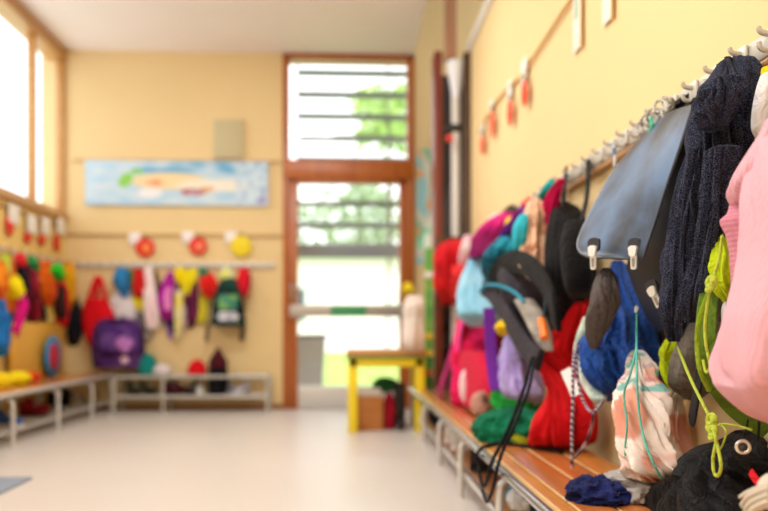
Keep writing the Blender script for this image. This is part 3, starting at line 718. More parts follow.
# ---- 4 leather satchel
def surf(rows, nc=14, nr=8, bulge=0):
    RL = spline([W('R', r[0], r[1], r[2]) for r in rows], nr); RR = spline([W('R', r[3], r[4], r[5]) for r in rows], nr)
    out = []
    for a, b_ in zip(RL, RR):
        d = (b_-a); nn = Vector((-abs(d.y), -abs(d.x)*.3, 0)).normalized()
        out.append([a+d*(j/nc)+nn*(bulge*math.sin(PI*j/nc)) for j in range(nc+1)])
    return out
def leather(h, rough, coat, name, tint=None):
    m, nt, b = newmat(name); L = nt.links.new
    b.inputs['Base Color'].default_value = lin(h); b.inputs['Roughness'].default_value = rough; b.inputs['Coat Weight'].default_value = coat; b.inputs['Coat Roughness'].default_value = .3
    b.inputs['Specular IOR Level'].default_value = .45
    tc = nd(nt, 'ShaderNodeTexCoord'); n = nd(nt, 'ShaderNodeTexNoise', Scale=5.0, Detail=5.0); L(tc.outputs['Object'], n.inputs['Vector'])
    mx = nd(nt, 'ShaderNodeMix', data_type='RGBA'); mx.inputs[6].default_value = lin(h); mx.inputs[7].default_value = lin(tint or h); rp = nd(nt, 'ShaderNodeMapRange'); rp.inputs[1].default_value = .38; rp.inputs[2].default_value = .62; L(n.outputs['Fac'], rp.inputs[0]); L(rp.outputs[0], mx.inputs[0]); L(mx.outputs[2], b.inputs['Base Color'])
    v = nd(nt, 'ShaderNodeTexVoronoi', Scale=700.0); L(tc.outputs['Object'], v.inputs['Vector'])
    bp = nd(nt, 'ShaderNodeBump', Strength=.05, Distance=.001); L(v.outputs['Distance'], bp.inputs['Height']); L(bp.outputs[0], b.inputs['Normal']); return m
M_flap = leather('#1e1d22', .46, .06, 'blue_leather_painted_sheen', '#4a688e'); M_navy = leather('#0b0f22', .5, .05, 'navy_leather', '#10182f'); M_black = plain('#0b0b0f', .7, spec=.2)  # flap mottling puts its glossy reflections into the base colour
bc = W('R', 650, 328, .1); sat = thing('leather_satchel', 'blue leather school satchel with two metal clips hanging on rail', 'satchel', bc)
fl = surf([(661, 118, .035, 693.5, 105, .105), (640, 139, .085, 689, 118, .115), (615, 170, .15, 680, 147, .135), (597, 200, .205, 667, 185, .16), (584, 226, .25, 655, 222, .18), (578, 243, .275, 647, 246, .195), (581, 252.5, .28, 644, 255.5, .198), (590, 257, .278, 640, 259, .20)], 18, 8, .012)
part('flap', G().panel(fl, .006), M_flap, sat, label='glossy grey blue flap with reflections painted in')
g = G()
for side in (0, -1): g.tube([r[side] for r in fl], .0042, 8, smooth=False)
g2 = G().tube(fl[-1], .0042, 8, smooth=False)
part('flap_piping', G().tube([r[0] for r in fl]+fl[-1][1:]+[r[-1] for r in reversed(fl)], .0038, 8, smooth=False), leather('#2c3446', .4, .3, 'dark_piping'), sat)
def bodyring(y, fx, fo, nx, no, back=.02):
    a = W('R', fx, y, fo); b_ = W('R', nx, y, no); z = (a.z+b_.z)/2; a.z = b_.z = z
    c = Vector((XR-back, b_.y+.01, z)); d = Vector((XR-back, a.y+.01, z)); P = [a, b_, c, d]; out = []
    for i in range(4):                                                      # rounded corners
        p, q, r_ = P[i-1], P[i], P[(i+1) % 4]
        u = (p-q).normalized()*min(.02, (p-q).length*.3); v = (r_-q).normalized()*min(.02, (r_-q).length*.3)
        for s in (0, .33, .66, 1): out.append(q+u*(1-s)**2+v*s*s)
    return out
br = [bodyring(*q) for q in ((126, 664, .04, 692, .085), (150, 652, .08, 689, .10), (185, 642, .11, 690, .115), (225, 632, .14, 688, .13), (262, 624, .15, 690, .135), (300, 637, .125, 692, .125), (318, 645, .11, 693, .115), (325, 649, .10, 692, .105))]
def shrink(r, s, dz): c = sum(r, Vector())/len(r); return [c+(p-c)*s+Vector((0, 0, dz)) for p in r]
br = [shrink(br[0], .9, .004)]+br+[shrink(br[-1], .9, -.012)]
part('body', G().loft(br), M_navy, sat, label='dark navy body', sharp=.9)
hp = cordpts('R', [(664, 122, .06), (672, 108, .045), (684, 99, .03), (696, 100, .035), (699, 112, .06)], .05)
part('handle', G().tube(hp, .004, 12, w=.016, wdir=(0, 1, .2)), M_black, sat)
part('rear_flap', G().panel(surf([(655, 119, .03, 690, 101, .035), (667, 108, .022, 699, 96, .025)], 6, 4), .005), M_black, sat)
def clip(c, dirv, s=1.0, tilt=0):
    """tab of leather plus metal tongue below it; dirv = horizontal along the flap"""
    dz = Vector((math.sin(tilt)*.0, 0, 1)); u = dirv.normalized(); nn = u.cross(Vector((0, 0, 1))); nn = nn if nn.x < 0 else -nn
    up = (Vector((0, 0, 1))*math.cos(tilt)+u*math.sin(tilt)); rt = up.cross(nn)
    def plate(w0, w1, z0, z1, d0, d1):
        R = []
        for d in (d0, d1):
            ring = []
            for (zz, ww, q0) in ((z1, w1, 0), (z0, w0, 180)):
                for k in range(7):
                    th = math.radians(q0+30*k); ring.append(c+nn*d+rt*(ww*math.cos(th))*s+up*((zz+ww*.45*math.sin(th)))*s)
            R.append(ring)
        return G().loft(R)
    a = part('clip_tab', plate(.0185, .0185, .012, .030, .004, .010), leather('#1a2236', .35, .3, 'tab_leather'), sat)
    m = part('clip', plate(.010, .013, -.002, .014, .010, .016), plain('#e6e8ea', .3, .2), sat, label='metal clip')
    part('clip_tongue', plate(.0085, .0095, -.034, -.004, .007, .011), plain('#d4d4d4', .3, .3), m)
    part('clip_slot', plate(.0035, .0045, -.030, -.012, .0108, .0122), plain('#8c8884', .4, .3), m)
dv = fl[-1][-1]-fl[-1][0]
clip(W('R', 596, 254, .277), dv, 1.08); clip(W('R', 636.5, 254, .206), dv, 1.02)
clip(W('R', 656.5, 294, .145), dv, .95, -.5)
# ---- 5 lime backpack
M_lime = cloth('#b4c814', '#c4d628', big=3); M_ol = cloth('#5a7420', big=4); M_lime2 = cloth('#8fae2a'); M_mesh = cloth('#6a6660', '#7c7670', scale=300)
t = bagroot('lime_backpack', 'lime green backpack with olive straps and knotted cords by pink sweater', 'backpack',
   [(235, 716, 732), (262, 709, 738), (300, 700, 741), (325, 690, 740), (345, 680, 735), (365, 674, 725), (385, 672, 712), (398, 684, 700)], M_mesh, k=1.0, amax=.07, off=.0, folds=4, amp=.08, seed=31, crumple=.004, pn='back_panel')
part('side_panel', drape([(232, 718, 727), (250, 716, 732), (270, 713, 735), (288, 716, 736), (300, 722, 733)], 'R', 1.0, .05, off=.11, folds=4, amp=.2, seed=32, crumple=.006), M_lime, t)
part('side_panel', drape([(338, 668, 678), (350, 661, 678), (362, 660.5, 676), (375, 665, 677), (386, 670, 678)], 'R', 1.0, .05, off=.07, folds=4, amp=.2, seed=33, crumple=.006), M_lime, t)
part('pocket', drape([(296, 727, 738), (310, 722, 742), (330, 724, 744), (350, 728, 742)], 'R', 1.0, .05, off=.085, folds=4, amp=.08, seed=34), cloth('#d9d9dc'), t, label='pale grey pocket')
strap(t, 'R', [(716, 268, .12), (709, 295, .15), (706, 325, .18), (708, 355, .19), (716, 383, .17), (731, 405, .13), (752, 422, .09), (768, 431, .06)], .020, M_ol, .005, name='shoulder_strap', wdir=(.85, -.5, 0), label='olive padded strap')
strap(t, 'R', [(709, 292, .225), (699, 320, .23), (697, 345, .23), (700, 370, .225), (709, 390, .19)], .0045, M_lime2, .004, name='strap_binding', wdir=(.85, -.5, 0))
M_cl = cloth('#b7c648', scale=900)
cord(t, 'R', [(722, 236, .20), (719, 258, .215), (713, 280, .23), (708, 300, .235), (705, 325, .235), (706, 345, .235), (710, 366, .23), (706, 372, .235), (703, 360, .235)], .0028, M_cl)
cord(t, 'R', [(676, 340, .13), (682, 358, .14), (692, 382, .16), (703, 404, .18), (711, 420, .19)], .0034, M_cl)
cord(t, 'R', [(712, 428, .2), (716, 440, .205), (713, 458, .21), (714, 472, .21), (718, 476, .21), (721, 466, .21), (718, 448, .205), (715, 436, .2)], .0034, M_cl)
cord(t, 'R', [(714, 428, .195), (722, 424, .19), (732, 425, .18), (742, 427, .17), (752, 430, .16)], .002, M_cl)
cord(t, 'R', [(720, 424, .19), (726, 432, .19), (722, 446, .19), (717, 452, .19)], .002, M_cl)
def knot(parent, wall, px, py, off, r, mat):
    c = W(wall, px, py, off); g = G()
    for k in range(3):
        a = k*1.05; pts = [c+Vector((r*.5*math.sin(q+a)*math.cos(a), r*math.cos(q)*.9, r*math.sin(q)*.8+(k-1)*r*.4)) for q in [i*PI/4 for i in range(9)]]
        g.tube(pts, r*.42, 8)
    return part('knot', g, mat, parent)
knot(t, 'R', 711, 284, .235, .011, M_cl); knot(t, 'R', 711.5, 422, .195, .012, M_cl); knot(t, 'R', 713, 433, .2, .010, M_cl)
g = G().tube(cordpts('R', [(700, 372, .10), (697, 392, .10), (694, 408, .10), (692, 420, .10)], .1), .004, 14, w=.017, wdir=(0, 1, 0))
bs = thing('webbing_tail', 'black rounded strap end hanging below the lime backpack', 'strap', base_of(g)); part('webbing', g, plain('#15151a', .7), bs)
c = W('R', 692.2, 420, .10); part('rounded_tip', G().ball(c, (.0045, .0168, .017), 20, 12), plain('#15151a', .7), bs)
# ---- 6 pale floral bag with teal cords
mfl = painted('printed_pale_cotton', .9)
def flcol(p):
    q = noise.noise(p*26+Vector((3, 1, 7))); r_ = noise.noise(p*9+Vector((1, 4, 2))); z = p.z
    c = Vector(lin('#f0e2da')[:3])
    def m(h, f):
        nonlocal c; c = c.lerp(Vector(lin(h)[:3]), max(0, min(1, f)))
    m('#e8c8be', r_*1.6+.2)
    m('#d98466', smoothstep(.10, .22, noise.noise(p*11+Vector((7, 2, 5)))+.22*(1-abs(z-.47)*16))*.8)
    if z > .555: m('#7fb5b0', smoothstep(.18, .30, q)); m('#b07a8c', smoothstep(.2, .3, -q)*.7)
    return (*c, 1)
g = drape([(352, 634, 641), (360, 630, 648), (375, 626, 655), (388, 620, 660), (400, 615, 664), (420, 615, 667), (440, 617, 671), (455, 620, 675), (468, 625, 677), (477, 632, 672)], 'R', 1.0, .075, off=.11, folds=6, amp=.20, seed=41, crumple=.015, cf=20, diag=2, n=80, seg=110)
t = thing('drawstring_bag', 'pale pink printed cloth bag with teal cords hanging below satchel', 'drawstring bag', base_of(g)); part('body', g, mfl, t, colfn=flcol)
part('gathered_corner', drape([(396, 675, 681), (410, 668, 682), (430, 664, 683), (448, 668, 687), (462, 672, 690), (472, 675, 688)], 'R', 1.0, .05, off=.012, folds=5, amp=.2, seed=42, crumple=.01, cf=20), mfl, t, colfn=flcol)
M_teal = cloth('#5fc2b2', scale=900)
CO = .25
cord(t, 'R', [(637, 305, .16), (636.5, 330, .16), (636, 350, .225), (630, 375, CO), (624, 395, CO), (627, 425, CO), (625, 450, CO), (627, 470, CO-.01)], .0026, M_teal)
cord(t, 'R', [(636.5, 345, .225), (637, 370, CO), (638, 400, CO), (641, 425, CO), (647, 448, CO), (655, 466, CO-.01), (661, 478, CO-.03)], .0026, M_teal)
cord(t, 'R', [(676, 335, .04), (676, 360, .04), (675, 385, .05), (670, 400, .06)], .0022, M_teal)
knot(t, 'R', 636.5, 309, .16, .006, cloth('#e8ece8'))
# small turquoise scraps: blue/white string on the rail left of satchel
# ---- 7 royal blue drawstring bag + grey beanie
M_rb = cloth('#1d4a9c', '#173d86', big=5, rough=.6); 
t = bagroot('drawstring_bag', 'royal blue drawstring bag with navy and pink cord, left of satchel', 'drawstring bag',
  [(262, 615, 622), (280, 610, 632), (300, 604, 642), (320, 597, 650), (340, 586, 653), (352, 582, 654), (366, 585, 655), (380, 591, 654), (392, 599, 650), (400, 608, 642)], M_rb, k=1.0, amax=.10, off=.015, folds=8, amp=.13, seed=51, crumple=.015, cf=20, diag=1.2, n=70, seg=110)
part('lining', drape([(318, 583, 600), (335, 577, 597), (350, 574, 592), (365, 576, 594), (385, 582, 600), (398, 590, 606), (404, 595, 603)], 'R', 1.0, .05, off=.16, folds=5, amp=.07, seed=52), cloth('#dcded2', '#a9c4b8', big=9), t, label='pale printed side')
g = G().panel([[W('R', 583+4*i, 412-6*i+8*j, .06) for i in range(8)] for j in range(2)], .006)
part('hem_band', g, cloth('#e8e0dc', '#c8263a', big=45, mix=.5), t, label='red and white patterned hem')
mc_, nt, b = newmat('twisted_cord'); tc = nd(nt, 'ShaderNodeTexCoord'); wv = nd(nt, 'ShaderNodeTexWave', Scale=38.0, bands_direction='DIAGONAL'); nt.links.new(tc.outputs['Object'], wv.inputs['Vector'])
r = nd(nt, 'ShaderNodeValToRGB'); r.color_ramp.elements[0].position = .42; r.color_ramp.elements[1].position = .55; r.color_ramp.elements[0].color = lin('#1f2748'); r.color_ramp.elements[1].color = lin('#c7b4c8'); nt.links.new(wv.outputs['Fac'], r.inputs[0]); nt.links.new(r.outputs[0], b.inputs['Base Color'])
cord(t, 'R', [(580, 346, .23), (575, 352, .25), (573, 375, .26), (573, 400, .26), (572, 430, .26), (572, 452, .26), (572, 468, .255)], .0048, mc_)
cord(t, 'R', [(577, 350, .24), (577, 370, .24), (580, 390, .23), (586, 406, .22), (593, 412, .22), (600, 405, .20), (604, 396, .18)], .0042, mc_)
cord(t, 'R', [(594, 410, .19), (592, 425, .18), (588, 438, .18), (581, 450, .19), (574, 458, .2)], .004, mc_)
t = bagroot('grey_beanie', 'dark grey soft beanie hanging between black bag and blue bag', 'hat', [(270, 601, 610), (278, 596, 615), (292, 592, 618), (308, 589, 616), (325, 587, 609), (338, 588, 603), (348, 591, 598)], cloth('#5c5452', big=9), k=.9, amax=.05, off=.20, folds=3, amp=.12, seed=53, crumple=.004)
# ---- 8 red drawstring bag
M_red = cloth('#d6141e', '#c80f1a', big=3)
t = bagroot('drawstring_bag', 'bright red drawstring bag with black cords resting on the bench', 'drawstring bag',
  [(298, 580, 588), (308, 574, 589), (322, 564, 586), (336, 552, 582), (348, 538, 579), (358, 533, 577), (372, 541, 579), (390, 547, 586), (408, 543, 590), (424, 536, 590), (438, 532, 588), (446, 534, 580), (451, 545, 572)], M_red, k=1.0, amax=.13, off=.05, folds=6, amp=.12, seed=61, crumple=.017, cf=15, diag=2.5, n=90, seg=120)
part('white_patch', G().panel([[W('R', 561+4.5*i+2.8*j, 372-2.5*i+6.5*j, .235-.004*i) for i in range(3)] for j in range(5)], .003), cloth('#eeeceb'), t)
M_bc = cloth('#14141a', scale=900)
cord(t, 'R', [(536, 356, .26), (531, 362, .29), (525, 385, .34), (517, 408, .38), (508, 430, .42), (499, 448, .445), (492, 462, .455), (488, 478, .455), (483, 486, .455), (479, 470, .455), (477, 455, .455), (483, 447, .45)], .0065, M_bc)
cord(t, 'R', [(539, 356, .26), (534, 366, .29), (529, 388, .34), (521, 410, .38), (512, 432, .42), (503, 450, .445), (498, 466, .455), (493, 488, .455), (487, 502, .455), (482, 490, .455)], .0055, M_bc)
def onb(px, py, dz=.006): return PZp(px, py, BZ+dz)
part('cord', G().tube([onb(483, 447), onb(492, 445), onb(505, 444), onb(525, 446), onb(545, 449), onb(562, 452)], .0065, 8), M_bc, t)
# ---- 9 black backpack
M_bk = cloth('#0c0b0e', '#121216', big=4, rough=.8); 
t = bagroot('backpack', 'plain black backpack hanging from two straps beside the satchel', 'backpack',
  [(203, 559, 570), (210, 554, 580), (225, 550, 586), (250, 547, 590), (275, 547, 593), (300, 549, 590), (320, 551, 580), (332, 553, 566)], M_bk, k=1.0, amax=.12, off=.03, folds=4, amp=.08, seed=71, crumple=.006, n=60, seg=90)
part('front_pocket', drape([(222, 566, 584), (240, 561, 588), (265, 562, 592), (288, 566, 592), (300, 572, 586)], 'R', 1.0, .05, off=.135, folds=3, amp=.05, seed=72), M_bk, t)
strap(t, 'R', [(566, 168, .03), (565, 180, .06), (564, 194, .10), (563, 208, .13)], .012, M_black, .004, name='hanging_loop')
strap(t, 'R', [(588, 158, .03), (588, 175, .06), (587, 195, .08), (583, 215, .12), (578, 232, .15)], .016, M_black, .004, name='shoulder_strap')
cord(t, 'R', [(543, 282, .22), (545, 300, .22), (543, 320, .22)], .004, plain('#33536a'), name='piping')
part('zip_pull', G().ball(W('R', 548, 292, .21), (.008, .008, .02)), plain('#b8b8b4', .4, .5), t)
# ---- 10 grey backpack with big curved straps
M_gp = cloth('#2c2730', '#37323c', big=5, rough=.65); M_gb = cloth('#0e0d10', rough=.75); M_tp = cloth('#2f8ba6')
t = bagroot('backpack', 'grey and black backpack with wide curved straps and orange buckle', 'backpack',
  [(256, 516, 530), (262, 505, 540), (275, 497, 550), (295, 500, 556), (315, 512, 558), (335, 522, 558), (352, 530, 554)], M_gp, k=1.0, amax=.12, off=.04, folds=3, amp=.06, seed=81, n=50, seg=90)
strap(t, 'R', [(492, 284, .24), (502, 268, .24), (517, 262, .24), (532, 268, .24), (545, 284, .24), (554, 306, .24), (556, 326, .23)], .048, M_gb, .012, name='shoulder_strap', wdir=(.2, 1, -.9), label='black padded strap')
strap(t, 'R', [(484, 288, .27), (492, 294, .27), (505, 312, .27), (516, 332, .27), (528, 350, .265), (540, 360, .26)], .038, M_gp, .012, name='shoulder_strap', wdir=(.1, 1, .9), label='dark grey padded strap')
cord(t, 'R', [(480, 291, .29), (488, 285, .29), (500, 286, .29), (514, 292, .285), (524, 302, .28)], .0075, M_tp, name='piping', label='teal piping')
part('mesh_panel', drape([(300, 514, 534), (318, 524, 546), (334, 532, 552), (350, 540, 554)], 'R', 1.0, .06, off=.16, folds=3, amp=.04, seed=82), cloth('#b8b0a6', '#a09890'), t)
part('buckle', G().tube(cordpts('R', [(541, 320), (543, 327), (545, 338)], .29), .014, 12), plain('#f07a1c', .4), t, label='orange buckle')
# ---- 11 coral striped jacket, magenta jacket, mitten
hang('patterned_scarf', 'peach and brown striped scarf hanging left of black backpack', 'scarf', [(200, 530, 541), (212, 527, 544), (230, 525, 543), (250, 523, 545), (268, 526, 547), (280, 532, 548)], cloth('#e9bfa0', '#a8623c', big=16, mix=.58), k=1.6, amax=.05, off=.14, folds=8, amp=.3, seed=91, crumple=.012)
hang('pink_jacket', 'hot pink jacket hanging right beside the black backpack', 'jacket', [(180, 557, 564), (195, 548, 560), (215, 541, 556), (240, 538, 553), (262, 540, 551), (280, 543, 551)], cloth('#d8165e', '#e62a72', big=5), k=1.0, amax=.08, off=.10, folds=6, amp=.2, seed=92, crumple=.008)
hang('teal_mitten', 'teal mitten hung upright at the rail above peach scarf', 'mitten', [(180, 549, 554), (184, 545, 556), (192, 540, 555), (200, 537, 551), (207, 538, 547)], cloth('#1a9a9c'), k=.9, amax=.06, off=.10, folds=3, amp=.1, seed=93)
hang('white_cloth', 'white cloth strip hanging on the rail beside the black loop', 'cloth', [(172, 564, 571), (182, 562, 570), (192, 561, 569), (200, 561, 567)], cloth('#ece4e0'), k=1, amax=.05, off=.0, seed=94)
# ---- 12 jackets farther along
hang('magenta_jacket', 'magenta quilted jacket slanting down above light blue shirt', 'jacket', [(212, 503, 512), (222, 487, 514), (234, 476, 512), (246, 471, 505), (258, 468, 494), (268, 466, 482)], cloth('#d42a88', '#c02078', big=4), k=1.0, amax=.14, off=.07, folds=5, amp=.12, seed=101, crumple=.01)
hang('purple_sleeve_jacket', 'purple jacket hanging slanted between magenta jacket and peach scarf', 'jacket', [(206, 524, 536), (214, 516, 535), (226, 506, 530), (240, 498, 522), (254, 492, 512)], cloth('#7a2a9c'), k=1.0, amax=.10, off=.10, folds=4, amp=.14, seed=102, crumple=.008)
hang('cyan_shirt', 'bright cyan shirt showing under the purple jacket', 'shirt', [(216, 519, 529), (226, 514, 529), (238, 513, 528), (248, 514, 526)], cloth('#3cc0d8'), k=1.0, amax=.08, off=.20, seed=103)
hang('teal_jacket', 'dark teal and blue jacket above the curved grey backpack strap', 'jacket', [(236, 502, 520), (244, 492, 523), (256, 485, 522), (268, 483, 515), (280, 486, 505), (290, 488, 498)], cloth('#155e7c', '#2a9ab4', big=7), k=1.0, amax=.12, off=.12, folds=5, amp=.14, seed=104, crumple=.008)
hang('light_blue_shirt', 'light blue shirt hanging between red jacket and grey backpack', 'shirt', [(256, 472, 488), (268, 466, 492), (284, 460, 496), (300, 457, 500), (312, 458, 504), (320, 462, 502), (326, 470, 496)], cloth('#8cc8e2', '#a8d6ea', big=4), k=1.0, amax=.15, off=.10, folds=6, amp=.14, seed=105, crumple=.010)
hang('pale_pink_scarf', 'pale pink scarf wedged between red jacket and magenta jacket', 'scarf', [(236, 464, 474), (250, 460, 474), (264, 459, 472), (278, 461, 470), (290, 463, 468)], cloth('#f0c8d8', '#f4e6ea', big=8), k=1.0, amax=.12, off=.09, seed=106, crumple=.008)
t = bagroot('red_jacket', 'red jacket with dark green collar hanging at far end of rail', 'jacket', [(240, 446, 466), (248, 437, 470), (262, 434, 470), (278, 436, 468), (292, 438, 466), (304, 444, 460)], cloth('#e0222c', '#c81824', big=5), k=1.0, amax=.16, off=.06, folds=6, amp=.12, seed=107, crumple=.012)
part('collar', drape([(238, 442, 462), (243, 438, 460), (247, 440, 452)], 'R', 1.0, .10, off=.09, seed=108), cloth('#2a5a3a'), t, label='dark green collar')
part('hood', drape([(266, 455, 466), (276, 452, 466), (290, 452, 464), (300, 454, 461)], 'R', 1.0, .10, off=.13, seed=109, crumple=.01), cloth('#e83a3e'), t)
hang('dark_trousers', 'dark grey brown trousers hanging below the red jacket', 'trousers', [(300, 441, 456), (320, 440, 456), (345, 441, 455), (370, 442, 453), (392, 444, 451)], cloth('#3a2a28', '#6a5a54', big=6), k=1.0, amax=.12, off=.05, folds=5, amp=.16, seed=110)
hang('red_hat', 'small red knitted hat at rail left of the teal mitten', 'hat', [(199, 526, 534), (205, 521, 536), (213, 520, 534), (222, 522, 530)], cloth('#e02420'), k=1.0, amax=.08, off=.05, seed=111)
hang('yellow_glove', 'small yellow glove at rail above the magenta jacket', 'glove', [(218, 507, 513), (224, 505, 514), (232, 506, 513), (238, 508, 512)], cloth('#f0d01c'), k=1, amax=.06, off=.10, seed=112)
hang('white_hat', 'white knitted hat on the rail above the magenta jacket', 'hat', [(214, 494, 502), (218, 489, 505), (224, 487, 504), (230, 489, 500)], cloth('#ece6e6'), k=1, amax=.10, off=.03, seed=113)
hang('green_hat', 'dark green hat on the rail between white hat and red hat', 'hat', [(206, 508, 518), (211, 503, 521), (218, 503, 520), (226, 506, 517)], cloth('#2c4a34', '#7a3a34', big=9), k=1, amax=.10, off=.02, seed=114)
hang('olive_hood', 'dark green hood on the rail behind the pink scarf', 'hood', [(226, 482, 490), (231, 477, 492), (238, 474, 488), (246, 473, 480)], cloth('#33503a'), k=1, amax=.10, off=.03, seed=115)
# ---- 13 pink and red backpack, lavender shirt, purple strap
M_pr = cloth('#ea2070', '#c8123c', big=12)
t = bagroot('backpack', 'pink and red childrens backpack with white oval standing on bench', 'backpack',
  [(306, 462, 482), (318, 458, 492), (335, 455, 498), (355, 453, 500), (375, 452, 500), (392, 451, 500), (404, 452, 499), (411, 456, 496)], M_pr, k=1.0, amax=.17, off=.05, folds=4, amp=.07, seed=121, crumple=.012, n=60, seg=90)
part('pocket', drape([(352, 461, 488), (372, 458, 492), (395, 459, 492), (406, 463, 488)], 'R', 1.0, .05, off=.195, folds=3, amp=.05, seed=122), cloth('#d21a40'), t)
part('oval_patch', G().ball(W('R', 465, 386, .305), (.03, .03, .085), 20, 12), cloth('#f0d8e2'), t, label='white oval patch')
part('round_patch', G().ball(W('R', 481, 404, .30), (.05, .03, .06), 20, 12), cloth('#5a3a34', '#c89a8c', big=12), t, label='brown animal face patch')
strap(t, 'R', [(461, 330, .25), (452, 350, .29), (446, 372, .33), (440, 392, .34), (441, 404, .33)], .045, cloth('#b02a6c'), .008, name='shoulder_strap')
strap(t, 'R', [(466, 312, .24), (460, 330, .29), (458, 350, .30)], .045, cloth('#f04a92'), .01, name='shoulder_strap')
strap(t, 'R', [(453, 348, .28), (452, 365, .29), (449, 384, .30), (446, 398, .30)], .03, cloth('#7a6a74'), .006, name='side_strap')
t = thing('purple_strap', 'wide purple webbing strap hanging before the pink backpack', 'strap', W('R', 492, 390, .31))
part('webbing', G().tube(cordpts('R', [(489, 308), (490, 330), (491, 350), (493, 370), (496, 390)], .305), .004, 12, w=.025, wdir=(.95, -.3, 0)), cloth('#6c2a96'), t)
hang('lavender_shirt', 'lavender cotton shirt hanging between purple strap and red bag', 'shirt', [(330, 512, 524), (338, 507, 530), (352, 503, 535), (368, 500, 538), (382, 501, 540), (394, 505, 541), (403, 510, 538)], cloth('#b7a2e0', '#c4b2e8', big=4), k=1.0, amax=.13, off=.10, folds=7, amp=.15, seed=123, crumple=.016, cf=18)
hang('yellow_hat', 'small yellow cap tucked above the lavender shirt', 'cap', [(321, 500, 510), (326, 495, 512), (331, 496, 511), (335, 500, 508)], cloth('#f4c81c'), k=1, amax=.08, off=.24, seed=124)
hang('maroon_cardigan', 'dark maroon cardigan hanging behind the purple strap', 'cardigan', [(322, 494, 506), (345, 493, 506), (370, 493, 505), (395, 494, 504), (404, 496, 502)], cloth('#8a1c34'), k=1, amax=.10, off=.03, seed=125)
hang('cream_cloth', 'cream cloth hanging under the lavender shirt beside red bag', 'cloth', [(388, 520, 536), (400, 519, 538), (415, 522, 538), (425, 526, 536)], cloth('#e0d4c0', '#efe9e0', big=8), k=1, amax=.1, off=.1, seed=126)
# ---- bench items
def onbench(name, label, cat, px, py, r, mat, seed, amp=.25, cf=3, rot=0, up=.55):
    c = PZp(px, py, BZ); return solo(name, label, cat, heap((c.x, c.y, BZ+r[2]*up), r, seed, amp, cf, BZ, rot=rot), mat)
onbench('green_jacket', 'dark green crumpled jacket lying on bench beside the red bag', 'jacket', 512, 440, (.15, .13, .075), cloth('#0c6a4c', '#0f7a56', big=5), 5, .16, 2.0, rot=.2)
c = PZp(511, 430, BZ); t = solo('green_hat', 'bright green folded hat on the dark green jacket', 'hat', heap((c.x+.02, c.y-.02, BZ+.135), (.10, .09, .075), 9, .2), cloth('#2fb44e', '#249a40', big=5))
onbench('yellow_purse', 'small yellow green cloth pouch at the foot of the red bag', 'pouch', 522, 443, (.065, .05, .036), cloth('#b8c832'), 12, .2)
onbench('navy_scarf', 'navy blue crumpled cloth lying on the bench front', 'scarf', 598, 499, (.075, .09, .042), cloth('#141c4a', '#1c2660', big=8), 15, .2, 2.2, up=.3)
onbench('grey_scarf', 'light grey crumpled cloth between navy cloth and black bag', 'scarf', 634, 497, (.085, .10, .05), cloth('#a9a6a4', '#bdb8b4', big=7), 17, .2, 2.3, up=.3)
# black gym bag
M_gym = cloth('#0c0c10', '#121318', big=4, rough=.6)
g = drape([(433, 738, 752), (440, 727, 760), (450, 700, 764), (462, 686, 768), (476, 683, 770), (490, 674, 774), (502, 664, 776), (512, 656, 776), (526, 650, 770)], 'R', 1.0, .095, off=.015, folds=6, amp=.12, seed=131, crumple=.014, cf=18, diag=1.5, n=80, seg=120)
for p in g.v: p.z = max(p.z, BZ+.001)
t = thing('gym_bag', 'black gym bag with metal eyelet slumped on bench under sweater', 'gym bag', base_of(g)); part('body', g, M_gym, t)
c = PZp(664, 503, BZ); part('flap_corner', heap((c.x, c.y, BZ+.02), (.06, .09, .03), 19, .3, 3, BZ, rot=.5), M_gym, t)
ec = W('R', 743, 447, .19); e = []
u = Vector((.9, -.43, 0)).normalized(); u2 = Vector((0, 0, 1))
part('eyelet', G().tube([ec+u*(.011*math.cos(q*PI/8))+u2*(.011*math.sin(q*PI/8)) for q in range(17)], .0035, 8, smooth=False), plain('#e4e4e4', .25, .7), t, label='silver eyelet')
part('eyelet_hole', G().ball(ec+Vector((.002, .003, 0)), (.008, .008, .0085), 14, 8), plain('#3a3a40'), t)
cord(t, 'R', [(748, 420, .13), (746, 430, .15), (743, 438, .175), (742, 446, .19)], .002, M_black)
cord(t, 'R', [(757, 405, .12), (759, 422, .13), (758, 440, .14)], .0024, M_black)
part('red_tag', G().tube(cordpts('R', [(751, 472), (754, 477), (758, 482), (763, 487)], .19), .003, 10, w=.008, wdir=(0, .6, 1)), cloth('#e01c2c'), t)
# cream fringed scarf
t = thing('fringed_scarf', 'cream knitted scarf with thick fringe at the lower right corner', 'scarf', W('R', 765, 505, .28)); M_cr = knit('#e6dccb', 500, .75)
g = drape([(478, 764, 790), (486, 760, 800), (496, 760, 805), (506, 764, 800)], 'R', 1.0, .05, off=.20, folds=6, amp=.1, seed=141); part('body', g, M_cr, t)
for k in range(7):
    x = 740+k*1.5; part('tassel', G().tube(cordpts('R', [(770, 484+k*3.4), (758, 488+k*3.6), (748, 492+k*4.4), (740+k*1.2, 497+k*5+(k % 2)*3)], .285+.004*(k % 2)), .0045, 8, taper=lambda s: 1-.35*s), M_cr, t)

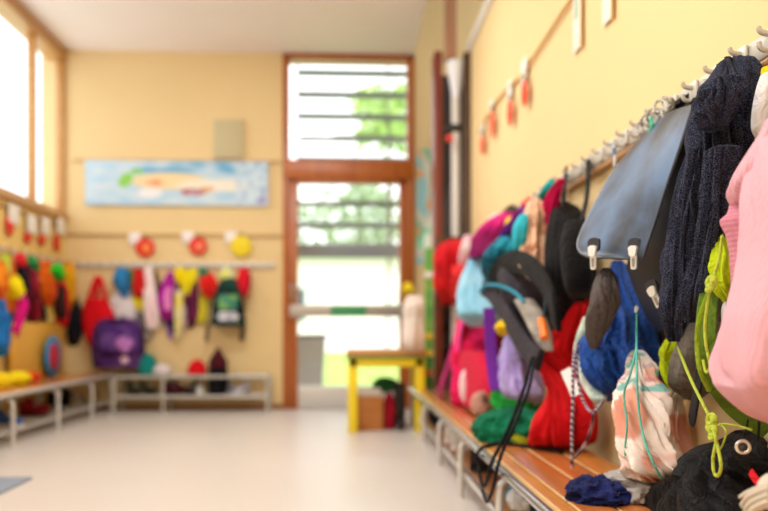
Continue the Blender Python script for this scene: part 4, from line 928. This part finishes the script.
# ---- rail odds: string bundle left of the satchel handle
t = thing('cord_loop', 'knotted grey white cord loops hooked on rail beside satchel', 'cord', W('R', 655, 140, .08))
Mg = cloth('#c8c4bc', '#a8a49a', big=30)
for k, (a, b_, s) in enumerate(((648, 122, 7), (655, 117, 8), (661, 108, 7), (643, 128, 6), (668, 104, 6))):
    part('loop', G().tube(cordpts('R', [(a+s*math.cos(q), b_+s*1.1*math.sin(q), .07+.01*math.sin(q*2+k)) for q in [i*PI/5+k for i in range(11)]], .08), .004, 8), Mg, t)
part('loop', G().tube(cordpts('R', [(651, 118), (652, 126), (650, 134), (653, 140)], .10), .006, 8), cloth('#5fc0a6'), t, label='turquoise loop')
t = thing('cord_loop', 'blue and white striped short cord on the rail left of satchel', 'cord', W('R', 614, 165, .08))
part('loop', G().tube(cordpts('R', [(613, 144), (614, 152), (615, 160), (614, 168)], .07), .005, 8), cloth('#3a6a9a', '#e4e8ee', big=60), t)
# ================================================================ FAR WALL AND LEFT WALL
GB = 'childrens things on the far wall hooks'
t = bagroot('tote_bag', 'plain red tote bag with two handles hanging near the room corner', 'bag', [(299, 87, 106), (308, 84, 111), (322, 84, 118), (336, 87, 123), (346, 92, 124), (355, 97, 119)], cloth('#d8101e'), 'B', k=.4, amax=.10, folds=4, amp=.06, seed=201)
for pts in ([(97, 276, .07), (93, 286, .09), (88, 300, .1)], [(99, 276, .07), (103, 287, .09), (106, 300, .1)], [(98, 276, .06), (97, 288, .07), (95, 300, .07)]): strap(t, 'B', pts, .018, cloth('#d8101e'), .004, name='handle')
def hb(name, label, cat, lv, h, h2=None, seed=0, **kw):
    return hang(name, label, cat, lv, cloth(h, h2, big=kw.pop('big', 7)), 'B', **{**dict(k=1.6, amax=.08, folds=5, amp=.14, seed=seed, crumple=.006), **kw})
hb('white_cloth', 'pale grey white cloth hanging between red tote and white pink scarf', 'cloth', [(286, 120, 127), (296, 114, 131), (308, 112, 134), (318, 112, 135), (325, 115, 133)], '#dcd6dc', seed=1)
hb('blue_hat', 'round blue hat hanging above the pale grey cloth on far wall', 'hat', [(268, 118, 126), (274, 115, 128), (284, 115, 129), (292, 119, 128), (297, 122, 127)], '#2f86c4', '#3a5a86', seed=2, off=.09)
hb('green_glove', 'small dark green glove between blue hat and red scarf, far wall', 'glove', [(271, 129, 134), (280, 128, 134), (288, 129, 133)], '#1f7a4a', seed=3, off=.07)
hb('red_scarf', 'short red scarf hanging above a yellow one on the far wall', 'scarf', [(269, 134, 143), (280, 133, 144), (292, 134, 144), (298, 137, 142)], '#cc2020', seed=4, off=.05)
hb('yellow_scarf', 'short yellow scarf hanging below the red scarf on far wall', 'scarf', [(294, 134, 143), (304, 132, 144), (314, 133, 141)], '#e0d024', seed=5)
hb('dark_scarf', 'narrow grey brown scarf hanging below yellow scarf on far wall', 'scarf', [(308, 138, 145), (322, 138, 148), (338, 142, 152)], '#6a6058', '#b8a8a0', seed=6)
hb('pale_pink_scarf', 'long white and pale pink scarf hanging on far wall', 'scarf', [(268, 145, 152), (290, 144, 155), (312, 145, 158), (328, 148, 157)], '#f4d8dc', '#f6ecea', seed=7, off=.03)
t = bagroot('purple_jacket', 'magenta purple folded jacket with light pink lining on far wall', 'jacket', [(272, 168, 175), (284, 162, 175), (300, 158, 174), (312, 159, 174), (320, 163, 174)], cloth('#b82aa8', '#a02090', big=6), 'B', k=1.2, amax=.08, folds=5, amp=.14, seed=208)
part('lining', drape([(288, 167, 171), (298, 164, 171), (310, 165, 172)], 'B', 1, .03, off=.14, seed=209), cloth('#e88ad0'), t, label='light pink lining')
hb('purple_trousers', 'mauve and purple trousers hanging below magenta jacket, far wall', 'trousers', [(318, 165, 174), (328, 166, 174), (338, 169, 173)], '#b88ac8', '#5a3a8c', seed=10)
hb('yellow_hat', 'bright yellow hat hanging on the far wall hooks at middle', 'hat', [(268, 176, 184), (275, 175, 186), (283, 177, 185)], '#f0d810', seed=11, off=.06)
hb('yellow_scarf', 'bright yellow scarf knotted right of the yellow hat, far wall', 'scarf', [(269, 189, 197), (278, 184, 196), (288, 182, 192), (294, 184, 190)], '#ecdc1a', seed=12, off=.08)
hb('maroon_jacket', 'dark maroon jacket hanging behind yellow scarf on the far wall', 'jacket', [(276, 177, 196), (292, 180, 198), (308, 186, 198), (320, 188, 196), (328, 188, 192)], '#5a1c3c', '#7a2858', seed=13)
hb('cream_scarf', 'long cream and yellow scarf in front of the maroon jacket', 'scarf', [(292, 176, 183), (310, 175, 183), (325, 175, 182), (337, 176, 180)], '#ece4b0', '#e8d860', seed=14, off=.10)
hb('olive_scarf', 'yellow green scarf hanging left of the patterned backpack', 'scarf', [(286, 202, 206), (300, 200, 208), (314, 198, 208), (323, 198, 205)], '#d8c830', '#b8b040', seed=15)
hb('red_hat', 'red winter hat with green top hanging left of patterned backpack', 'hat', [(272, 202, 210), (280, 200, 217), (290, 202, 217), (297, 206, 214)], '#e01c1c', '#f03a30', seed=16, off=.06)
hb('green_hat', 'small green grey hat on hook above the red winter hat', 'hat', [(268, 200, 206), (274, 199, 208), (279, 201, 206)], '#3a7a5a', seed=17, off=.1)
hb('lime_hat', 'small lime yellow hat over the patterned backpack on far wall', 'hat', [(268, 223, 230), (275, 221, 233), (282, 222, 232)], '#d4dc4a', '#f0ecd8', seed=18, off=.1)
hb('red_jacket', 'short red and crimson jacket hanging right of patterned backpack', 'jacket', [(268, 240, 248), (276, 238, 250), (288, 236, 249), (297, 238, 247)], '#dc1a2a', '#b0203c', seed=19, off=.08)
t = bagroot('backpack', 'dark backpack with green and white pattern on the far wall', 'backpack', [(279, 222, 236), (290, 217, 241), (304, 213, 243), (318, 212, 244), (326, 214, 240)], cloth('#141c1c', '#1f4a42', big=9), 'B', k=.7, amax=.11, folds=3, amp=.05, seed=220)
part('pocket', drape([(295, 220, 238), (303, 218, 238), (309, 219, 236)], 'B', .5, .04, off=.20, seed=221), cloth('#7ab06a', '#2e7a7a', big=14), t, label='green patterned pocket')
part('front_label', drape([(312, 219, 236), (316, 217, 238), (321, 219, 236)], 'B', .4, .03, off=.21, seed=222), cloth('#dcdce4', '#9aa0b4', big=18), t, label='white patterned panel')
strap(t, 'B', [(214, 318, .12), (208, 328, .12), (206.5, 341, .1)], .016, cloth('#3a2c20'), .004); strap(t, 'B', [(242, 306, .12), (243, 325, .12), (241.5, 341, .1)], .02, cloth('#1e1c1a'), .004)
# on the rack
def onrack(px, off=.17): return W('B', px, 377, off).x
def rackbag(name, label, cat, lv, mat, **kw):
    g = drape(lv, 'B', **kw)
    for p in g.v: p.z = max(p.z, ZT+.001)
    t = thing(name, label, cat, base_of(g)); part('body', g, mat, t); return t
t = rackbag('school_satchel', 'large purple school satchel with pink pattern standing on the rack', 'satchel', [(319, 104, 132), (325, 97, 139), (340, 94, 142), (355, 94, 143), (367, 96, 142)], cloth('#3e1c58', '#5a3474', big=6), k=.5, amax=.11, off=.02, folds=2, amp=.02, seed=230, sq=.6)
part('flap', drape([(326, 104, 132), (332, 100, 137), (345, 99, 138), (350, 102, 136)], 'B', .2, .02, off=.255, folds=2, amp=.02, seed=231, sq=.6), cloth('#4a2a78', '#6a4890', big=8), t)
part('heart_print', drape([(337, 120, 124), (341, 116, 133), (346, 117, 132), (352, 122, 128)], 'B', .3, .02, off=.285, seed=232), cloth('#b87ac8'), t, label='pale pink print')
part('round_badge', G().ball(W('B', 124.5, 360, .27), (.035, .01, .035), 16, 8), cloth('#e8c4dc'), t)
part('handle', G().tube(cordpts('B', [(110, 321), (113, 316), (122, 316), (126, 321)], .14), .010, 8), cloth('#2a1440'), t)
def onr(name, label, cat, px, w, h, dpt, mat, seed, off=.15, amp=.15):
    x = W('B', px, 370, off).x; return solo(name, label, cat, heap((x, D-off, ZT+h*.45), (w, dpt, h), seed, amp, 2.4, ZT), mat)
onr('teal_bag', 'teal cloth bag slumped right of the purple satchel on the rack', 'bag', 147.5, .075, .12, .09, cloth('#1a8a84'), 3)
onr('white_hat', 'white crumpled hat lying on the rack right of teal bag', 'hat', 162, .08, .06, .08, cloth('#e2dade'), 4)
t = thing('brimmed_hat', 'red hat with a brim lying on the rack, far wall', 'hat', (onrack(197), D-.16, ZT)); x = onrack(197)
part('crown', G().ball((x, D-.16, ZT+.02), (.085, .085, .11), 24, 14, lambda d: 1 if d.z > -.1 else .8), cloth('#d81420'), t); part('brim', G().ball((x, D-.21, ZT+.012), (.095, .10, .010), 24, 8), cloth('#c8101c'), t)
for o in t.children:
    for v in o.data.vertices: v.co.z = max(v.co.z, .001)
x = onrack(218); zb_ = ZL
t = thing('dark_backpack', 'dark maroon topped black bag standing upright in the rack', 'bag', (x, D-.34, zb_))
part('body', G().loft([[Vector((x+rx*math.cos(q*PI/12), D-.17+.09*math.sin(q*PI/12), z)) for q in range(24)] for rx, z in ((.06, zb_), (.082, zb_+.02), (.085, ZT+.02), (.08, ZT+.05))]), cloth('#15141c'), t)
part('hood', G().loft([[Vector((x+rx*math.cos(q*PI/12), D-.17+rx*.9*math.sin(q*PI/12), z)) for q in range(24)] for rx, z in ((.078, ZT+.052), (.085, ZT+.08), (.07, ZT+.14), (.035, ZT+.19), (.006, ZT+.235))]), cloth('#4a1420'), t)
# ---- shoes
def shoe(name, label, loc, rotz, hu, hs, L=.19, group=None, cat='shoe'):
    t = thing(name, label, cat, loc, group); x, y, z = loc; R = []; S = []
    for i in range(15):
        s = i/14; w = .034*(.75+.4*math.sin(PI*min(1, s*1.05))**.8)*(1 if s > .03 else .7)*(1 if s < .97 else .6); hh = .045+.055*smoothstep(.35, .95, s) if s > .1 else .03+.15*s
        hh *= 1 if s < .97 else .9; yy = -L/2+L*s
        R.append([Vector((x+w*math.cos(q*PI/8), y+yy, z+.016+max(0, hh)*(.5+.5*math.sin(q*PI/8)) if math.sin(q*PI/8) > -.99 else z+.016)) for q in range(16)])
        S.append([Vector((x+w*1.06*math.cos(q*PI/8), y+yy*1.02, z+.001+.018*(.5+.5*math.copysign(abs(math.sin(q*PI/8))**.4, math.sin(q*PI/8))))) for q in range(16)])
    part('upper', G().loft(R), cloth(hu, sheen=.05), t); part('sole', G().loft(S), plain(hs, .6), t)
    part('lace', G().tube([Vector((x-.02, y-.02, z+.082)), Vector((x, y-.012, z+.09)), Vector((x+.02, y-.02, z+.082))], .004, 6), plain('#e8e6e0', .7), t)
    t.rotation_euler = (0, 0, rotz); return t
sx = lambda px: W('B', px, 390, .17).x
shoe('shoe', 'white shoe on the lower shelf just left of dark upright bag', (sx(200), D-.17, ZL), .2, '#e6e4e0', '#dcdcdc')
shoe('shoe', 'dark grey shoe behind the white shoe on the rack shelf', (sx(193), D-.15, ZL), -.1, '#3c3436', '#222222')
shoe('shoe', 'grey and white shoe right of the dark upright bag', (sx(231), D-.17, ZL), .5, '#8a8894', '#d8d8dc')
shoe('shoe', 'pale lilac shoe nearest the right end of the rack', (sx(243), D-.18, ZL), -.4, '#c8c4d4', '#e4e4e4')
shoe('shoe', 'dark maroon shoe on rack shelf right of the middle leg', (sx(172), D-.17, ZL), 1.2, '#5a1e2c', '#2a1a1a')
shoe('shoe', 'another dark maroon shoe beside its pair, nearer the grey shoe', (sx(182), D-.17, ZL), 1.3, '#4a1826', '#2a1a1a')
shoe('shoe', 'olive shoe on rack shelf below the purple satchel', (sx(135), D-.17, ZL), 1.0, '#4a4a34', '#2e2a22')
shoe('shoe', 'dark olive shoe on the rack shelf below the teal bag', (sx(148), D-.17, ZL), 1.1, '#40402e', '#2e2a22')
LS = .093
def lsh(px, py, rot, hu, hs, lab):
    c = PZp(px, py, LS+.03); shoe('shoe', lab, (max(XL+.16, c.x), min(6.88, c.y), LS), rot, hu, hs)
lsh(37, 408, 1.4, '#a01828', '#3a1418', 'red shoe on wire shelf under the left bench'); lsh(33, 412, 1.5, '#8a1424', '#3a1418', 'darker red shoe beside the red one under left bench')
lsh(8, 422, 1.3, '#3a5a9a', '#d8d8dc', 'blue shoe on wire shelf under the left bench at frame edge'); lsh(66, 398, 1.2, '#1c1c22', '#101014', 'black shoe on wire shelf under left bench near the corner')
lsh(46, 402, 1.4, '#24201e', '#141414', 'dark brown shoe between red and black shoes under left bench')
lsh(97, 391, 1.0, '#e4dcd8', '#e8e6e4', 'white shoe under the corner end of the left bench')
# right bench shelf
RS = .101
def rsh(x, y, rot, hu, hs, lab): shoe('shoe', lab, (x, y, RS), rot, hu, hs)
rsh(.63, 4.25, 1.35, '#ece8e6', '#f0eeec', 'white shoe on the shelf under the right bench, farther one'); rsh(.63, 4.0, 1.4, '#dcd8d8', '#f0eeec', 'white shoe on the shelf under the right bench, nearer one')
rsh(.64, 5.0, 1.4, '#24242a', '#141418', 'black shoe on the shelf under the far end of right bench'); rsh(.64, 5.2, 1.3, '#2c2428', '#181418', 'dark shoe behind the black shoe under the far bench end')
rsh(.63, 2.28, 1.45, '#2a3038', '#15171a', 'dark grey shoe under right bench nearest the frame bottom'); rsh(.63, 3.4, 1.5, '#3a2c2c', '#1c1616', 'dark brown shoe under the middle of the right bench')
c = PZp(512, 484, RS+.02)
t = thing('tissue_pack', 'blue and white soft pack on shelf under the right bench', 'pack', (.60, 2.66, RS))
part('wrapper', heap((.60, 2.66, RS+.035), (.055, .07, .045), 31, .1, 2, RS), cloth('#e8ecf0'), t); part('blue_end', heap((.60, 2.74, RS+.03), (.045, .035, .04), 32, .1, 2, RS), cloth('#2f9ac0'), t, label='blue end')
# ---- left wall
def hl(name, label, cat, lv, h, h2=None, seed=0, **kw):
    return hang(name, label, cat, lv, cloth(h, h2, big=kw.pop('big', 7)), 'L', **{**dict(k=1.2, amax=.10, folds=5, amp=.14, seed=seed, crumple=.008, off=.01), **kw})
hl('orange_jacket', 'orange and red jacket cut by the left frame edge', 'jacket', [(262, -8, 4), (275, -9, 7), (290, -8, 8), (300, -6, 6)], '#e89020', '#d04020', seed=41)
hl('lime_scarf', 'lime yellow scarf hanging leftmost above the yellow vest', 'scarf', [(254, 3, 8), (262, 2, 10), (272, 3, 10), (280, 5, 9)], '#b8d040', '#d8d870', seed=42, off=.04)
hl('yellow_vest', 'bright yellow vest hanging above magenta trousers on left wall', 'vest', [(276, 12, 18), (284, 8, 22), (292, 8, 23), (298, 10, 20)], '#f0dc10', seed=43, off=.08)
hl('magenta_trousers', 'long magenta trousers hanging below the yellow vest', 'trousers', [(294, 12, 24), (305, 14, 27), (320, 13, 23), (330, 12, 20), (337, 13, 18)], '#e0188c', '#c81a78', seed=44, off=.05)
hl('blue_raincoat', 'bright blue raincoat at left frame edge above bench', 'raincoat', [(300, -8, 4), (315, -8, 7), (330, -6, 9), (345, -6, 9), (356, -4, 6)], '#1e7ac8', '#2a5a9a', seed=45, off=.1)
hl('black_jacket', 'slim black jacket hanging right of the yellow vest', 'jacket', [(262, 16, 24), (272, 16, 27), (285, 18, 29), (296, 23, 30), (303, 26, 30)], '#181620', '#3a2038', seed=46, off=.02)
hl('red_hat', 'red hat at the hook above the slim black jacket', 'hat', [(254, 17, 23), (260, 16, 26), (266, 18, 25)], '#e03040', seed=47, off=.08)
hl('green_hat', 'dark green hat hanging above the pink scarf, left wall', 'hat', [(256, 28, 33), (263, 28, 38), (270, 31, 38), (275, 34, 37)], '#2a9a5a', seed=48, off=.07)
hl('pink_scarf', 'rose pink scarf hanging below dark green hat, left wall', 'scarf', [(266, 27, 33), (278, 29, 37), (290, 31, 37), (302, 30, 38)], '#e88098', '#c83040', seed=49)
hl('orange_scarf', 'red orange scarf hanging left of the bright green hat', 'scarf', [(262, 41, 46), (272, 38, 46), (282, 37, 43)], '#e8501c', '#e88a30', seed=50, off=.04)
hl('yellow_trousers', 'pale and bright yellow trousers hanging over yellow board', 'trousers', [(282, 41, 46), (296, 42, 49), (310, 45, 52), (322, 47, 53)], '#ecd890', '#f0d020', seed=51, off=.03)
hl('black_trousers', 'narrow black trousers left of the pale yellow trousers', 'trousers', [(284, 38, 41), (300, 39, 43), (320, 41, 46)], '#1a1418', seed=52, off=.02)
hl('green_hat', 'bright green round hat hanging near the room corner', 'hat', [(264, 54, 60), (269, 50, 63), (275, 51, 63), (281, 56, 62)], '#30c82c', seed=53, off=.12)
hl('red_raincoat', 'red raincoat hanging beneath bright green hat on left wall', 'raincoat', [(272, 49, 62), (288, 50, 66), (305, 52, 67), (318, 52, 66), (327, 55, 65)], '#d81a1c', '#e8901c', seed=54, off=.01, mix=.62) if False else hl('red_raincoat', 'red raincoat hanging beneath bright green hat on left wall', 'raincoat', [(272, 49, 62), (288, 50, 66), (305, 52, 67), (318, 52, 66), (327, 55, 65)], '#d81a1c', seed=54, off=.01)
hl('dark_vest', 'dark brown vest hanging in front of the red raincoat', 'vest', [(286, 58, 64), (300, 56, 65), (312, 57, 66), (319, 60, 65)], '#33201c', seed=55, off=.13)
hl('yellow_hat', 'yellow orange hat at the last hook in the corner', 'hat', [(264, 66, 72), (272, 65, 74), (284, 66, 75), (300, 67, 73)], '#f0c01c', '#e89a20', seed=56, off=.06)
hl('black_coat', 'long black coat hanging in the corner left of red tote', 'coat', [(280, 70, 75), (296, 69, 79), (315, 68, 83), (335, 68, 83), (346, 70, 80)], '#16161e', '#22242e', seed=57, off=.02)
# on the left bench
c = W('L', 53, 372, .14); zc_ = (W('L', 53, 336, .14).z-LZ)/2
t = thing('round_pouch', 'upright blue rimmed red disc bag leaning on the yellow board', 'bag', (XL+.13, c.y, LZ)); 
part('disc', G().ball((XL+.14, c.y, LZ+zc_+.002), (.03, .17, zc_), 28, 14), cloth('#2a8ac0'), t); part('centre', G().ball((XL+.16, c.y-.04, LZ+zc_), (.03, .10, zc_*.7), 24, 12), cloth('#b03048'), t, label='red centre')
c = W('L', 20, 376, .25); solo('yellow_bundle', 'yellow cloth bundle lying on the left bench', 'cloth', heap((XL+.24, PXp(17, 378, XL+.24).y, LZ+.04), (.08, .12, .045), 61, .15, 2.2, LZ), cloth('#f0dc18'))
solo('yellow_bundle', 'smaller yellow bundle on left bench at the frame edge', 'cloth', heap((XL+.24, PXp(-2, 380, XL+.24).y, LZ+.04), (.08, .12, .055), 62, .15, 2.2, LZ), cloth('#ecd018'))
solo('red_bundle', 'red cloth folded between yellow bundle and yellow board on bench', 'cloth', heap((XL+.2, PXp(30, 377, XL+.2).y, LZ+.03), (.07, .10, .035), 63, .15, 2.2, LZ), cloth('#dc3a20'))

for i_, (nm, lab, cat_, lv, h_, h2_) in enumerate((
 ('maroon_jacket', 'dark maroon jacket behind the slim black jacket, left wall', 'jacket', [(258, 22, 32), (275, 20, 36), (295, 22, 38), (312, 28, 40), (322, 30, 37)], '#5a1428', '#a81c34'),
 ('orange_jacket', 'orange jacket behind the yellow vest on the left wall', 'jacket', [(260, 2, 12), (275, 1, 15), (295, 2, 17), (312, 4, 15), (325, 6, 12)], '#e88a1c', '#c84420'),
 ('teal_raincoat', 'dark teal raincoat between the blue raincoat and magenta trousers', 'raincoat', [(285, 4, 12), (305, 4, 15), (325, 5, 16), (345, 6, 14)], '#1c4a6a', '#c02a5a'),
 ('orange_cardigan', 'orange cardigan between pink scarf and bright green hat', 'cardigan', [(262, 36, 50), (278, 37, 54), (294, 40, 56), (306, 43, 53)], '#e87018', '#d8381c'),
 ('black_cardigan', 'black cardigan beneath the bright green hat by red raincoat', 'cardigan', [(276, 44, 54), (295, 45, 56), (312, 47, 57), (322, 48, 54)], '#1c1618', '#b8201c'),
 ('crimson_scarf', 'crimson scarf hanging beneath pink scarf on the left wall', 'scarf', [(288, 26, 34), (300, 27, 38), (314, 30, 39), (322, 32, 37)], '#b81c38', None),
 ('gold_jacket', 'golden yellow jacket between red raincoat and black coat', 'jacket', [(262, 60, 70), (280, 62, 74), (300, 64, 76), (316, 66, 74)], '#e0a81c', '#b87818'),
)):
    hl(nm, lab, cat_, lv, h_, h2_, seed=80+i_, off=.0 if i_ != 3 else .02)
hb('grey_trousers', 'grey patterned trousers between purple satchel and white pink scarf', 'trousers', [(300, 126, 136), (320, 128, 142), (335, 132, 144), (345, 138, 143)], '#5c5660', '#a89aa4', seed=90, off=0)
hb('brown_scarf', 'thin brown scarf hanging right of the white pink scarf', 'scarf', [(270, 150, 156), (285, 152, 160), (300, 156, 160)], '#7a5a34', None, seed=91, off=0)
hb('lilac_shirt', 'lilac shirt behind the cream scarf on the far wall', 'shirt', [(282, 172, 180), (300, 172, 184), (318, 173, 186), (330, 176, 184)], '#a878b8', '#e0c8d8', seed=92, off=0)
hb('black_trousers', 'black trousers hanging behind the magenta jacket on far wall', 'trousers', [(285, 158, 168), (305, 160, 176), (322, 166, 178), (332, 170, 177)], '#20182a', '#4a3070', seed=93, off=0)
# ================================================================ LIGHT + CAMERA
w = bpy.data.worlds.new('World'); sc.world = w; w.use_nodes = True
nt = w.node_tree; bg = nt.nodes['Background']; sk = nd(nt, 'ShaderNodeTexSky', sky_type='HOSEK_WILKIE') if False else None
bg.inputs[0].default_value = (.93, .97, 1, 1); bg.inputs[1].default_value = 3.2
def light(name, kind, loc, rot, energy, **kw):
    l = bpy.data.lights.new(name, kind); l.energy = energy
    for k, v in kw.items(): setattr(l, k, v)
    o = bpy.data.objects.new(name, l); COL.objects.link(o); o.location = loc; o.rotation_euler = rot; return o
light('sun', 'SUN', (5, -5, 10), (math.radians(38), 0, math.radians(38)), 4.0, angle=.02, color=(1, .96, .9))
# fill lamps added under the ceiling, out of frame, to brighten the room
for i, y in enumerate((-.6, 2.0, 4.6)):
    t = thing('fill_panel', 'white fill panel added under the unseen ceiling', 'lamp', (-.7, y, CEIL-.09), 'added fill panels')
    part('housing', G().box((-1.3, y-.3, CEIL-.05), (-.1, y+.3, CEIL-.001), .01), M_white, t)
    light('fill_light', 'AREA', (-.7, y, CEIL-.06), (0, 0, 0), 60, shape='RECTANGLE', size=1.15, size_y=.55, color=(1, .97, .92))
pl_ = light('window_portal', 'AREA', (XL-.15, 2.5, (ZS+CEIL)/2), (0, math.radians(-90), 0), 1, shape='RECTANGLE', size=CEIL-ZS, size_y=9.2); pl_.data.cycles.is_portal = True
pl_ = light('door_portal', 'AREA', ((dl+dr)/2, D+.2, 1.6), (math.radians(-90), 0, 0), 1, shape='RECTANGLE', size=1.2, size_y=3.2); pl_.data.cycles.is_portal = True
cd = bpy.data.cameras.new('camera'); cam = bpy.data.objects.new('camera', cd); COL.objects.link(cam); sc.camera = cam
cam.location = (0, 0, CAMH); cam.rotation_euler = (PI/2, 0, -TH)
cd.sensor_width = 36; cd.lens = 36*F/768; cd.shift_y = (HY-255.5)/768; cd.clip_start = .02
cd.dof.use_dof = True; cd.dof.focus_distance = 1.68; cd.dof.aperture_fstop = 1.7
sc.view_settings.view_transform = 'Standard'; sc.view_settings.look = 'None'; sc.view_settings.gamma = 1; sc.view_settings.use_curve_mapping = False
sc.view_settings.exposure = -0.36
